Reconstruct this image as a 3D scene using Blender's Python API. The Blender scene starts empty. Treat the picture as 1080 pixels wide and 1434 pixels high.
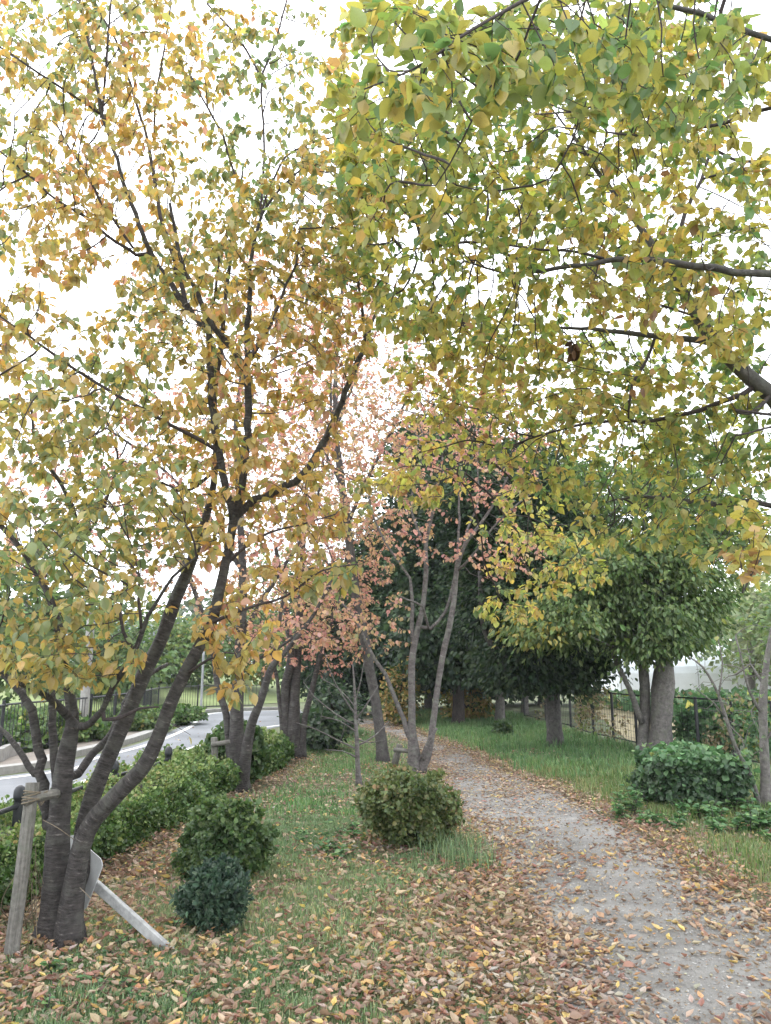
import bpy, math, random
import numpy as np
from mathutils import Matrix, Vector

rng = np.random.default_rng(11)
random.seed(11)
SC = bpy.context.scene
COL = SC.collection

# ------------------------------------------------------------------ camera, sky, sun, exposure
CAM_H, PITCH, FPX, CX, CY = 1.6, math.radians(11.6), 1083.0, 540.0, 717.0
cam_data = bpy.data.cameras.new('camera')
cam = bpy.data.objects.new('camera', cam_data)
COL.objects.link(cam)
cam.location = (0, 0, CAM_H)
cam.rotation_euler = (math.radians(90) + PITCH, 0, 0)
cam_data.sensor_fit = 'VERTICAL'
cam_data.sensor_height = 36.0
cam_data.lens = 36.0 * FPX / 1434.0
cam_data.clip_start = 0.05
cam_data.clip_end = 3000
SC.camera = cam

world = bpy.data.worlds.new('World')
SC.world = world
world.use_nodes = True
nt = world.node_tree
nt.nodes.clear()
sky = nt.nodes.new('ShaderNodeTexSky')
sky.sky_type = 'NISHITA'
sky.sun_disc = False
sky.sun_elevation = math.radians(48)
sky.sun_rotation = math.radians(-35)
sky.air_density = 1.0
sky.dust_density = 5.0
hs = nt.nodes.new('ShaderNodeHueSaturation')
hs.inputs['Saturation'].default_value = 0.25
mx = nt.nodes.new('ShaderNodeMixRGB')
mx.inputs[0].default_value = 0.9
mx.inputs[2].default_value = (20.5, 21.2, 22.4, 1)      # even bright cloud cover
bg = nt.nodes.new('ShaderNodeBackground')
bg.inputs['Strength'].default_value = 0.12
wo = nt.nodes.new('ShaderNodeOutputWorld')
nt.links.new(sky.outputs[0], hs.inputs['Color'])
nt.links.new(hs.outputs[0], mx.inputs[1])
nt.links.new(mx.outputs[0], bg.inputs['Color'])
nt.links.new(bg.outputs[0], wo.inputs['Surface'])

sun_d = bpy.data.lights.new('sun', 'SUN')
sun_d.energy = 1.2
sun_d.angle = math.radians(40)
sun_d.color = (1.0, 0.97, 0.92)
sun = bpy.data.objects.new('sun', sun_d)
COL.objects.link(sun)
sun.rotation_euler = (math.radians(42), 0, math.radians(-145))

SC.view_settings.view_transform = 'Standard'
SC.view_settings.look = 'None'
SC.view_settings.gamma = 1.0
SC.view_settings.use_curve_mapping = False
SC.view_settings.exposure = 0.42
SC.render.engine = 'CYCLES'
SC.cycles.max_bounces = 7
SC.cycles.diffuse_bounces = 4
SC.cycles.glossy_bounces = 2
SC.cycles.transmission_bounces = 5
SC.cycles.transparent_max_bounces = 4
SC.cycles.use_denoising = True
SC.cycles.use_adaptive_sampling = True
SC.cycles.adaptive_threshold = 0.02

# ------------------------------------------------------------------ geometry helpers
SP, CP = math.sin(PITCH), math.cos(PITCH)


def ray(px, py):
    u = (np.asarray(px, float) - CX) / FPX
    v = (CY - np.asarray(py, float)) / FPX
    return np.stack([u, CP - v * SP, SP + v * CP], -1)


def P(px, py, d):
    """point at horizontal distance d ahead, seen in direction (px, py)"""
    r = ray(px, py)
    return np.array([0, 0, CAM_H]) + r * (np.asarray(d, float) / r[..., 1])[..., None]


def G(px, py):
    r = ray(px, py)
    return (np.array([0, 0, CAM_H]) + r * (-CAM_H / r[..., 2])[..., None])


def gxy(pts):
    a = np.array(pts, float)
    return G(a[:, 0], a[:, 1])[:, :2]


def project(p):
    """pixel position and axial depth of world points"""
    d = np.asarray(p, float) - np.array([0, 0, CAM_H])
    ax = d[..., 1] * CP + d[..., 2] * SP
    up = -d[..., 1] * SP + d[..., 2] * CP
    ax = np.where(ax < 1e-3, 1e-3, ax)
    return CX + FPX * d[..., 0] / ax, CY - FPX * up / ax, ax


def norm(a):
    a = np.asarray(a, float)
    return a / np.maximum(np.linalg.norm(a, axis=-1, keepdims=True), 1e-9)


def catmull(pts, step):
    """smooth polyline through pts (N,k), resampled about every step metres"""
    p = np.asarray(pts, float)
    if len(p) < 3:
        n = max(2, int(np.linalg.norm(p[1, :3] - p[0, :3]) / step) + 1)
        t = np.linspace(0, 1, n)[:, None]
        return p[0] * (1 - t) + p[1] * t
    q = np.vstack([2 * p[0] - p[1], p, 2 * p[-1] - p[-2]])
    out = []
    for i in range(1, len(q) - 2):
        L = np.linalg.norm(q[i + 1, :3] - q[i, :3])
        n = max(1, int(round(L / step)))
        for k in range(n):
            t = k / n
            out.append(0.5 * (2 * q[i] + (q[i + 1] - q[i - 1]) * t + (2 * q[i - 1] - 5 * q[i] + 4 * q[i + 1] - q[i + 2]) * t * t
                              + (-q[i - 1] + 3 * q[i] - 3 * q[i + 1] + q[i + 2]) * t ** 3))
    out.append(p[-1])
    return np.array(out)


def in_poly(xy, poly):
    x, y = xy[:, 0], xy[:, 1]
    ins = np.zeros(len(xy), bool)
    n = len(poly)
    for i in range(n):
        x1, y1 = poly[i]
        x2, y2 = poly[(i + 1) % n]
        if y1 == y2:
            continue
        c = ((y1 > y) != (y2 > y)) & (x < (x2 - x1) * (y - y1) / (y2 - y1) + x1)
        ins ^= c
    return ins


def dist_line(xy, line):
    best = np.full(len(xy), 1e9)
    for a, b in zip(line[:-1], line[1:]):
        ab = b - a
        t = np.clip(((xy - a) @ ab) / max(ab @ ab, 1e-9), 0, 1)
        best = np.minimum(best, np.linalg.norm(xy - (a + t[:, None] * ab), axis=1))
    return best


def vnoise(p, scale, seed=0):
    """cheap smooth pseudo noise in 0..1 from summed sines"""
    r = np.random.default_rng(seed + 100)
    out = np.zeros(len(p))
    for i in range(6):
        k = r.normal(size=p.shape[1]) * scale * (0.6 + 0.35 * i)
        out += np.sin(p @ k + r.uniform(0, 6.28))
    return np.clip(0.5 + out / 6.5, 0, 1)


class Acc:
    """collects vertices, faces, colours and bark coordinates of ONE mesh"""

    def __init__(self):
        self.v, self.c, self.b = [], [], []
        self.f3, self.f4 = [], []
        self.n = 0

    def add(self, V, f3=None, f4=None, col=None, bk=None):
        V = np.asarray(V, float)
        self.v.append(V)
        if f3 is not None and len(f3):
            self.f3.append(np.asarray(f3, np.int64) + self.n)
        if f4 is not None and len(f4):
            self.f4.append(np.asarray(f4, np.int64) + self.n)
        self.c.append(np.ones((len(V), 3)) if col is None else np.broadcast_to(np.asarray(col, float), (len(V), 3)))
        self.b.append(np.zeros((len(V), 3)) if bk is None else bk)
        self.n += len(V)

    def mesh(self, name, mat, origin=(0, 0, 0), smooth=False, colour=True, bark=False):
        me = bpy.data.meshes.new(name)
        V = (np.concatenate(self.v) if self.v else np.zeros((0, 3))) - np.asarray(origin, float)
        f3 = np.concatenate(self.f3) if self.f3 else np.zeros((0, 3), np.int64)
        f4 = np.concatenate(self.f4) if self.f4 else np.zeros((0, 4), np.int64)
        me.vertices.add(len(V))
        me.vertices.foreach_set('co', V.astype(np.float32).ravel())
        nl = len(f3) * 3 + len(f4) * 4
        me.loops.add(nl)
        me.loops.foreach_set('vertex_index', np.concatenate([f3.ravel(), f4.ravel()]).astype(np.int32))
        me.polygons.add(len(f3) + len(f4))
        ls = np.concatenate([np.arange(len(f3)) * 3, len(f3) * 3 + np.arange(len(f4)) * 4]).astype(np.int32)
        me.polygons.foreach_set('loop_start', ls)
        me.polygons.foreach_set('use_smooth', np.full(len(ls), bool(smooth)))
        if colour:
            at = me.color_attributes.new('Col', 'FLOAT_COLOR', 'POINT')
            c = np.ones((len(V), 4), np.float32)
            c[:, :3] = np.concatenate(self.c)
            at.data.foreach_set('color', c.ravel())
        if bark:
            at = me.attributes.new('bark', 'FLOAT_VECTOR', 'POINT')
            at.data.foreach_set('vector', np.concatenate(self.b).astype(np.float32).ravel())
        me.update(calc_edges=True)
        me.validate()
        if mat is not None:
            me.materials.append(mat)
        return me

    def obj(self, name, mat, parent=None, origin=None, smooth=False, colour=True, bark=False, kind=None):
        if origin is None:
            origin = tuple(parent.matrix_world.translation) if parent is not None else (0, 0, 0)
            if parent is not None:
                origin = ORIGIN.get(parent.name, (0, 0, 0))
        o = bpy.data.objects.new(name, self.mesh(name, mat, origin, smooth, colour, bark))
        COL.objects.link(o)
        if parent is not None:
            o.parent = parent
            ORIGIN[o.name] = origin
        else:
            o.location = origin
            ORIGIN[o.name] = tuple(origin)
        if kind:
            o['kind'] = kind
        return o


ORIGIN = {}


def thing(name, label, cat, loc, group=None):
    o = bpy.data.objects.new(name, None)
    o.empty_display_size = 0.2
    COL.objects.link(o)
    o.location = tuple(float(t) for t in loc)
    ORIGIN[o.name] = tuple(float(t) for t in loc)
    o['label'] = label
    o['category'] = cat
    if group:
        o['group'] = group
    return o


def tag(o, label, cat, group=None):
    o['label'] = label
    o['category'] = cat
    if group:
        o['group'] = group
    return o


def tube(acc, pts, rad, sides=6, cap=True, col=None, l0=0.0, lump=0.0, seed=0, flute=0.0):
    p = np.asarray(pts, float)
    rad = np.broadcast_to(np.asarray(rad, float), (len(p),))
    t = np.gradient(p, axis=0)
    t = norm(t)
    ref = np.array([0.37, 0.93, 0.05]) if abs(np.mean(t[:, 2])) > 0.5 else np.array([0.05, 0.1, 1.0])
    a = norm(np.cross(t, ref))
    b = np.cross(t, a)
    th = np.linspace(0, 2 * math.pi, sides, endpoint=False)
    ca, sa = np.cos(th), np.sin(th)
    ln = np.concatenate([[0], np.cumsum(np.linalg.norm(np.diff(p, axis=0), axis=1))]) + l0
    rr = rad[:, None] * np.ones(sides)
    if lump > 0:
        q = np.stack([np.repeat(ln, sides) * 1.0, np.tile(ca, len(p)) * 0.5, np.tile(sa, len(p)) * 0.5], 1)
        rr = rr * (1 + lump * (vnoise(q, 5.0, seed) - 0.5) * 2).reshape(len(p), sides)
    if flute:
        lobes = 0.6 * np.cos(5 * th + seed) + 0.4 * np.cos(3 * th + 2 * seed)
        rr = rr * (1 + (flute * np.exp(-np.clip(p[:, 2], 0, 9) / 0.16) + 0.05)[:, None] * lobes[None, :])
    V = p[:, None, :] + rr[..., None] * (ca[None, :, None] * a[:, None, :] + sa[None, :, None] * b[:, None, :])
    n = len(p)
    i = np.arange(n - 1)[:, None] * sides
    j = np.arange(sides)[None, :]
    k = (j + 1) % sides
    f4 = np.stack([i + j, i + k, i + sides + k, i + sides + j], -1).reshape(-1, 4)
    bk = np.stack([np.repeat(rad, sides) * np.tile(ca, n), np.repeat(rad, sides) * np.tile(sa, n), np.repeat(ln, sides)], 1)
    V = V.reshape(-1, 3)
    f3 = None
    if cap:
        V = np.vstack([V, p[0], p[-1]])
        bk = np.vstack([bk, [0, 0, ln[0]], [0, 0, ln[-1]]])
        c0, c1 = n * sides, n * sides + 1
        jj = np.arange(sides)
        kk = (jj + 1) % sides
        f3 = np.vstack([np.stack([np.full(sides, c0), kk, jj], 1),
                        np.stack([np.full(sides, c1), (n - 1) * sides + jj, (n - 1) * sides + kk], 1)])
    acc.add(V, f3, f4, col, bk)


def box(acc, lo, hi, col=None, M=None, bevel=0.0):
    lo, hi = np.array(lo, float), np.array(hi, float)
    if bevel <= 0:
        V = np.array([[x, y, z] for x in (lo[0], hi[0]) for y in (lo[1], hi[1]) for z in (lo[2], hi[2])])
        F = [[0, 1, 3, 2], [4, 6, 7, 5], [0, 4, 5, 1], [2, 3, 7, 6], [0, 2, 6, 4], [1, 5, 7, 3]]
    else:
        # octagonal footprint: bevelled vertical edges
        b = bevel
        xy = [(lo[0] + b, lo[1]), (hi[0] - b, lo[1]), (hi[0], lo[1] + b), (hi[0], hi[1] - b),
              (hi[0] - b, hi[1]), (lo[0] + b, hi[1]), (lo[0], hi[1] - b), (lo[0], lo[1] + b)]
        V = np.array([[x, y, lo[2]] for x, y in xy] + [[x, y, hi[2]] for x, y in xy])
        F = [[i, (i + 1) % 8, 8 + (i + 1) % 8, 8 + i] for i in range(8)]
        F += [[8, 9, 10, 11], [8, 11, 12, 15], [12, 13, 14, 15], [3, 2, 1, 0], [7, 4, 3, 0], [7, 6, 5, 4]]
    if M is not None:
        V = np.array([tuple(M @ Vector(v)) for v in V])
    acc.add(V, None, F, col)


def along(p, q):
    """matrix: local z runs from p to q"""
    p, q = Vector(p), Vector(q)
    z = (q - p).normalized()
    x = z.cross(Vector((0.2, 1, 0.1))).normalized()
    y = z.cross(x)
    M = Matrix((x, y, z)).transposed().to_4x4()
    M.translation = p
    return M


# ---- leaves: local x across, y along, z off the face
def leaf_shape(fine=False, wide=0.46, curl=0.18, fold=0.12):
    if fine:
        ts = [0.10, 0.28, 0.5, 0.72, 0.9]
        ws = [0.50, 0.92, 1.0, 0.72, 0.26]
    else:
        ts = [0.30, 0.64]
        ws = [0.97, 0.74]
    V = [(0, 0, 0)]
    for t, w in zip(ts, ws):
        z = -curl * t * t
        V += [(-wide * w, t, z + fold * w * 0.5), (0, t, z - fold * w * 0.3), (wide * w, t, z + fold * w * 0.5)]
    V.append((0, 1.0, -curl * 1.15))
    n = len(V)
    f3 = [(0, 2, 1), (0, 3, 2)]
    f4 = []
    for i in range(len(ts) - 1):
        a = 1 + 3 * i
        f4 += [(a, a + 1, a + 4, a + 3), (a + 1, a + 2, a + 5, a + 4)]
    a = 1 + 3 * (len(ts) - 1)
    f3 += [(a, a + 1, n - 1), (a + 1, a + 2, n - 1)]
    return np.array(V), np.array(f3), np.array(f4)


QUAD_LEAF = (np.array([(0, 0, 0), (-0.42, 0.48, 0.09), (0.42, 0.48, 0.09), (0, 1, -0.1)]), np.array([(0, 3, 1), (0, 2, 3)]), None)
HEX_LEAF = (np.array([(0, 0, 0), (-0.4, 0.3, 0.08), (-0.36, 0.66, 0.05), (0.4, 0.3, 0.08), (0.36, 0.66, 0.05), (0, 1, -0.12), (0, 0.5, -0.02)]),
            np.array([(0, 6, 1), (1, 6, 2), (2, 6, 5), (0, 3, 6), (3, 4, 6), (4, 5, 6)]), None)
MID_LEAF = leaf_shape(False)
CURLED_LEAF = leaf_shape(False, curl=-0.30, fold=0.34)


def frames(axis, nrm):
    y = norm(axis)
    x = norm(np.cross(y, nrm))
    z = np.cross(x, y)
    return x, y, z


def add_leaves(acc, pos, axis, nrm, length, col, shape, width=1.0):
    """many leaves into one mesh"""
    S, f3, f4 = shape
    x, y, z = frames(axis, nrm)
    L = np.asarray(length, float)[:, None, None]
    V = pos[:, None, :] + L * (S[None, :, 0:1] * width * x[:, None, :] + S[None, :, 1:2] * y[:, None, :] + S[None, :, 2:3] * z[:, None, :])
    n, m = len(pos), len(S)
    off = (np.arange(n) * m)[:, None, None]
    F3 = (f3[None] + off).reshape(-1, 3)
    F4 = None if f4 is None else (f4[None] + off).reshape(-1, 4)
    C = np.repeat(col, m, axis=0)
    acc.add(V.reshape(-1, 3), F3, F4, C)


def pick(palette, n, r, cluster=None):
    """colours from [(weight, rgb)], with jitter; returns colours and palette index"""
    w = np.array([p[0] for p in palette], float)
    w /= w.sum()
    cs = np.array([p[1] for p in palette], float)
    if cluster is None:
        idx = r.choice(len(cs), n, p=w)
    else:
        cum = np.cumsum(w)
        idx = np.minimum(np.searchsorted(cum, np.clip(0.62 * r.random(n) + 0.38 * cluster, 0, 0.9999)), len(cs) - 1)
    c = cs[idx] * np.exp(r.normal(0, 0.16, (n, 1))) * np.exp(r.normal(0, 0.05, (n, 3)))
    return np.clip(c, 0.004, 0.85), idx


# ------------------------------------------------------------------ materials
def new_mat(name):
    m = bpy.data.materials.new(name)
    m.use_nodes = True
    m.node_tree.nodes.clear()
    return m, m.node_tree


def node(t, kind, **kw):
    n = t.nodes.new(kind)
    for k, v in kw.items():
        if k in n.inputs:
            n.inputs[k].default_value = v
        else:
            setattr(n, k, v)
    return n


def leaf_material(name, trans=0.45, spots=0.0, gloss=0.06, spot_scale=60.0):
    m, t = new_mat(name)
    at = node(t, 'ShaderNodeAttribute', attribute_name='Col')
    tc = node(t, 'ShaderNodeTexCoord')
    nz = node(t, 'ShaderNodeTexNoise', Scale=spot_scale, Detail=2.0)
    t.links.new(tc.outputs['Object'], nz.inputs['Vector'])
    mr = node(t, 'ShaderNodeMapRange')
    mr.inputs['From Min'].default_value = 0.60
    mr.inputs['From Max'].default_value = 0.72
    mr.inputs['To Min'].default_value = 0.0
    mr.inputs['To Max'].default_value = spots
    t.links.new(nz.outputs['Fac'], mr.inputs['Value'])
    mix = node(t, 'ShaderNodeMixRGB')
    mix.inputs[2].default_value = (0.11, 0.055, 0.02, 1)
    t.links.new(mr.outputs[0], mix.inputs[0])
    t.links.new(at.outputs['Color'], mix.inputs[1])
    d = node(t, 'ShaderNodeBsdfDiffuse')
    tr = node(t, 'ShaderNodeBsdfTranslucent')
    gl = node(t, 'ShaderNodeBsdfGlossy', Roughness=0.45)
    t.links.new(mix.outputs[0], d.inputs['Color'])
    # light coming through a leaf is a little more saturated
    gm = node(t, 'ShaderNodeHueSaturation', Saturation=1.12, Value=1.15)
    t.links.new(mix.outputs[0], gm.inputs['Color'])
    t.links.new(gm.outputs[0], tr.inputs['Color'])
    a = node(t, 'ShaderNodeMixShader')
    a.inputs[0].default_value = trans
    t.links.new(d.outputs[0], a.inputs[1])
    t.links.new(tr.outputs[0], a.inputs[2])
    b = node(t, 'ShaderNodeMixShader')
    b.inputs[0].default_value = gloss
    t.links.new(a.outputs[0], b.inputs[1])
    t.links.new(gl.outputs[0], b.inputs[2])
    o = node(t, 'ShaderNodeOutputMaterial')
    t.links.new(b.outputs[0], o.inputs['Surface'])
    return m


def bark_material(name, c1, c2, c3, band=(10, 10, 55), bump=0.6, moss=None):
    m, t = new_mat(name)
    at = node(t, 'ShaderNodeAttribute', attribute_name='bark')
    mp = node(t, 'ShaderNodeMapping')
    mp.inputs['Scale'].default_value = band
    t.links.new(at.outputs['Vector'], mp.inputs['Vector'])
    n1 = node(t, 'ShaderNodeTexNoise', Scale=1.0, Detail=5.0, Roughness=0.65)
    t.links.new(mp.outputs[0], n1.inputs['Vector'])
    n2 = node(t, 'ShaderNodeTexNoise', Scale=9.0, Detail=3.0)
    t.links.new(at.outputs['Vector'], n2.inputs['Vector'])
    r1 = node(t, 'ShaderNodeValToRGB')
    r1.color_ramp.elements[0].position = 0.32
    r1.color_ramp.elements[0].color = (*c1, 1)
    r1.color_ramp.elements[1].position = 0.62
    r1.color_ramp.elements[1].color = (*c2, 1)
    e = r1.color_ramp.elements.new(0.75)
    e.color = (*c3, 1)
    t.links.new(n1.outputs['Fac'], r1.inputs[0])
    n3 = node(t, 'ShaderNodeTexNoise', Scale=34.0, Detail=6.0, Roughness=0.7)
    t.links.new(at.outputs['Vector'], n3.inputs['Vector'])
    gr = node(t, 'ShaderNodeMixRGB', blend_type='OVERLAY')
    gr.inputs[0].default_value = 0.75
    mix = node(t, 'ShaderNodeMixRGB', blend_type='MIX')
    mix.inputs[2].default_value = (*(moss or c2), 1)
    mr = node(t, 'ShaderNodeMapRange')
    mr.inputs['From Min'].default_value = 0.50
    mr.inputs['From Max'].default_value = 0.68
    mr.inputs['To Max'].default_value = 0.7
    t.links.new(n2.outputs['Fac'], mr.inputs['Value'])
    t.links.new(mr.outputs[0], mix.inputs[0])
    t.links.new(r1.outputs[0], gr.inputs[1])
    t.links.new(n3.outputs['Fac'], gr.inputs[2])
    t.links.new(gr.outputs[0], mix.inputs[1])
    bs = node(t, 'ShaderNodeBsdfPrincipled', Roughness=0.85)
    t.links.new(mix.outputs[0], bs.inputs['Base Color'])
    hm = node(t, 'ShaderNodeMath', operation='ADD')
    t.links.new(n1.outputs['Fac'], hm.inputs[0])
    t.links.new(n3.outputs['Fac'], hm.inputs[1])
    bp = node(t, 'ShaderNodeBump', Strength=bump, Distance=0.02)
    t.links.new(hm.outputs[0], bp.inputs['Height'])
    t.links.new(bp.outputs[0], bs.inputs['Normal'])
    o = node(t, 'ShaderNodeOutputMaterial')
    t.links.new(bs.outputs[0], o.inputs['Surface'])
    return m


def plain(name, c, rough=0.7, metal=0.0, var=0.25, scale=12.0, bump=0.2, dirt=None, spec=None):
    m, t = new_mat(name)
    tc = node(t, 'ShaderNodeTexCoord')
    n1 = node(t, 'ShaderNodeTexNoise', Scale=scale, Detail=6.0, Roughness=0.7)
    t.links.new(tc.outputs['Object'], n1.inputs['Vector'])
    rp = node(t, 'ShaderNodeValToRGB')
    c = np.array(c)
    d = np.array(dirt) if dirt is not None else c * (1 - var)
    rp.color_ramp.elements[0].position = 0.3
    rp.color_ramp.elements[0].color = (*d, 1)
    rp.color_ramp.elements[1].position = 0.65
    rp.color_ramp.elements[1].color = (*np.minimum(c * (1 + var * 0.4), 1), 1)
    t.links.new(n1.outputs['Fac'], rp.inputs[0])
    bs = node(t, 'ShaderNodeBsdfPrincipled', Roughness=rough, Metallic=metal)
    t.links.new(rp.outputs[0], bs.inputs['Base Color'])
    if bump:
        bp = node(t, 'ShaderNodeBump', Strength=bump, Distance=0.01)
        t.links.new(n1.outputs['Fac'], bp.inputs['Height'])
        t.links.new(bp.outputs[0], bs.inputs['Normal'])
    o = node(t, 'ShaderNodeOutputMaterial')
    t.links.new(bs.outputs[0], o.inputs['Surface'])
    return m


M_CHERRY_BARK = bark_material('cherry_bark', (0.022, 0.019, 0.018), (0.078, 0.069, 0.066), (0.30, 0.275, 0.255), band=(13, 13, 75), bump=1.0, moss=(0.115, 0.115, 0.10))
M_STAKE = bark_material('stake_wood', (0.085, 0.08, 0.07), (0.20, 0.19, 0.17), (0.30, 0.285, 0.26), band=(60, 60, 3.0), bump=0.6, moss=(0.13, 0.14, 0.11))
M_TWIG = bark_material('twig_bark', (0.035, 0.026, 0.026), (0.065, 0.05, 0.05), (0.10, 0.085, 0.08), band=(40, 40, 60), bump=0.2)
M_GREY_BARK = bark_material('grey_bark', (0.09, 0.082, 0.078), (0.19, 0.175, 0.165), (0.30, 0.29, 0.27), band=(16, 16, 14), moss=(0.15, 0.155, 0.12))
M_PALE_BARK = bark_material('pale_lichen_bark', (0.065, 0.057, 0.055), (0.15, 0.135, 0.13), (0.36, 0.34, 0.32), band=(12, 12, 26), moss=(0.19, 0.20, 0.17))
M_MID_BARK = bark_material('mid_grey_bark', (0.045, 0.040, 0.040), (0.10, 0.092, 0.088), (0.19, 0.18, 0.17), band=(16, 16, 14), moss=(0.10, 0.105, 0.085))
M_DARK_BARK = bark_material('dark_bark', (0.03, 0.024, 0.022), (0.07, 0.055, 0.05), (0.11, 0.09, 0.08), band=(14, 14, 6))
M_LEAF_A = leaf_material('cherry_leaf', 0.56, 0.4)
M_LEAF_B = leaf_material('broad_leaf', 0.58, 0.7, spot_scale=45.0)
M_LEAF_C = leaf_material('small_autumn_leaf', 0.55, 0.0)
M_EVER = leaf_material('evergreen_leaf', 0.22, 0.0, gloss=0.03)
M_HEDGE = leaf_material('shrub_leaf', 0.30, 0.0, gloss=0.04)
M_GRASS = leaf_material('grass_blade', 0.35, 0.0, gloss=0.04)
M_DRY = leaf_material('dry_leaf', 0.22, 0.45, gloss=0.05, spot_scale=70.0)

# palettes (weight, linear colour)
PAL_CHERRY = [(2.6, (0.17, 0.24, 0.11)), (2.8, (0.26, 0.31, 0.13)), (3.0, (0.41, 0.36, 0.13)), (3.2, (0.53, 0.40, 0.135)), (2.0, (0.59, 0.385, 0.14)), (0.8, (0.58, 0.32, 0.16)), (0.5, (0.55, 0.32, 0.23))]
PAL_BROAD = [(2.6, (0.14, 0.23, 0.085)), (3.0, (0.26, 0.315, 0.10)), (3.2, (0.42, 0.395, 0.115)), (2.6, (0.54, 0.43, 0.135)), (1.5, (0.49, 0.33, 0.14)), (0.5, (0.29, 0.165, 0.085))]
PAL_PINK = [(1.8, (0.27, 0.27, 0.13)), (2.8, (0.50, 0.38, 0.19)), (3.2, (0.57, 0.36, 0.24)), (3.2, (0.57, 0.315, 0.25)), (1.6, (0.48, 0.24, 0.20))]
PAL_EVER = [(3, (0.020, 0.040, 0.024)), (3, (0.034, 0.062, 0.030)), (2.4, (0.06, 0.10, 0.042)), (0.8, (0.11, 0.15, 0.055))]
PAL_MIDGREEN = [(2.6, (0.07, 0.12, 0.045)), (3, (0.11, 0.175, 0.06)), (2.4, (0.165, 0.23, 0.075)), (1.2, (0.29, 0.29, 0.075)), (0.5, (0.42, 0.33, 0.08))]
PAL_HEDGE = [(3, (0.06, 0.11, 0.035)), (3, (0.09, 0.16, 0.045)), (2, (0.15, 0.22, 0.06)), (0.5, (0.22, 0.22, 0.08)), (0.2, (0.38, 0.22, 0.08))]
PAL_BLUE = [(3, (0.030, 0.058, 0.042)), (3, (0.05, 0.09, 0.056)), (1.5, (0.085, 0.135, 0.08))]
PAL_GRASS = [(3, (0.12, 0.20, 0.095)), (3, (0.18, 0.265, 0.125)), (2.6, (0.25, 0.32, 0.155)), (1.6, (0.36, 0.36, 0.19)), (1.0, (0.44, 0.38, 0.23))]
PAL_LUSH = [(3, (0.10, 0.195, 0.075)), (3, (0.15, 0.265, 0.10)), (2, (0.23, 0.32, 0.135)), (1.0, (0.36, 0.36, 0.18))]
PAL_FALLEN = [(3.4, (0.36, 0.25, 0.165)), (2.2, (0.47, 0.365, 0.25)), (2.8, (0.23, 0.15, 0.105)), (0.8, (0.52, 0.385, 0.15)), (0.5, (0.46, 0.27, 0.14)), (0.9, (0.33, 0.175, 0.125)), (2.2, (0.40, 0.345, 0.285))]
FALLEN_NAMES = ['tan', 'pale straw', 'dark brown', 'yellow', 'orange', 'reddish brown', 'greyish beige']

# ------------------------------------------------------------------ setting: ground, path, road
PATH_L = np.vstack([[(0.35, -8), (0.45, 0), (0.62, 2.4)], gxy([(800, 1434), (778, 1380), (752, 1300), (733, 1250), (694, 1200), (655, 1150), (615, 1103), (596, 1068), (583, 1045), (545, 1029), (505, 1018), (455, 1012), (405, 1009)])])
PATH_R = np.vstack([[(2.35, -8), (2.45, 0), (2.5, 2.4), (2.62, 4.4)], gxy([(1080, 1272), (1000, 1238), (930, 1192), (860, 1150), (790, 1115), (720, 1085), (662, 1058), (612, 1039), (560, 1018), (505, 1006), (455, 1002), (405, 1001)])])
PATH_POLY = np.vstack([PATH_L, PATH_R[::-1]])
ROAD_L = np.vstack([[(-19.5, -4), (-11.55, 6.0)], gxy([(0, 1088), (110, 1063), (190, 1043), (236, 1026), (256, 1016), (264, 1008), (275, 1002), (300, 998), (340, 996), (420, 994)])])
ROAD_R = np.vstack([[(-9.2, -6), (-6.6, 2)], gxy([(-190, 1240), (0, 1149), (110, 1108), (180, 1083), (250, 1060), (310, 1041), (350, 1028), (385, 1019), (440, 1012)])])
ROAD_POLY = np.vstack([ROAD_L, ROAD_R[::-1]])


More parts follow.
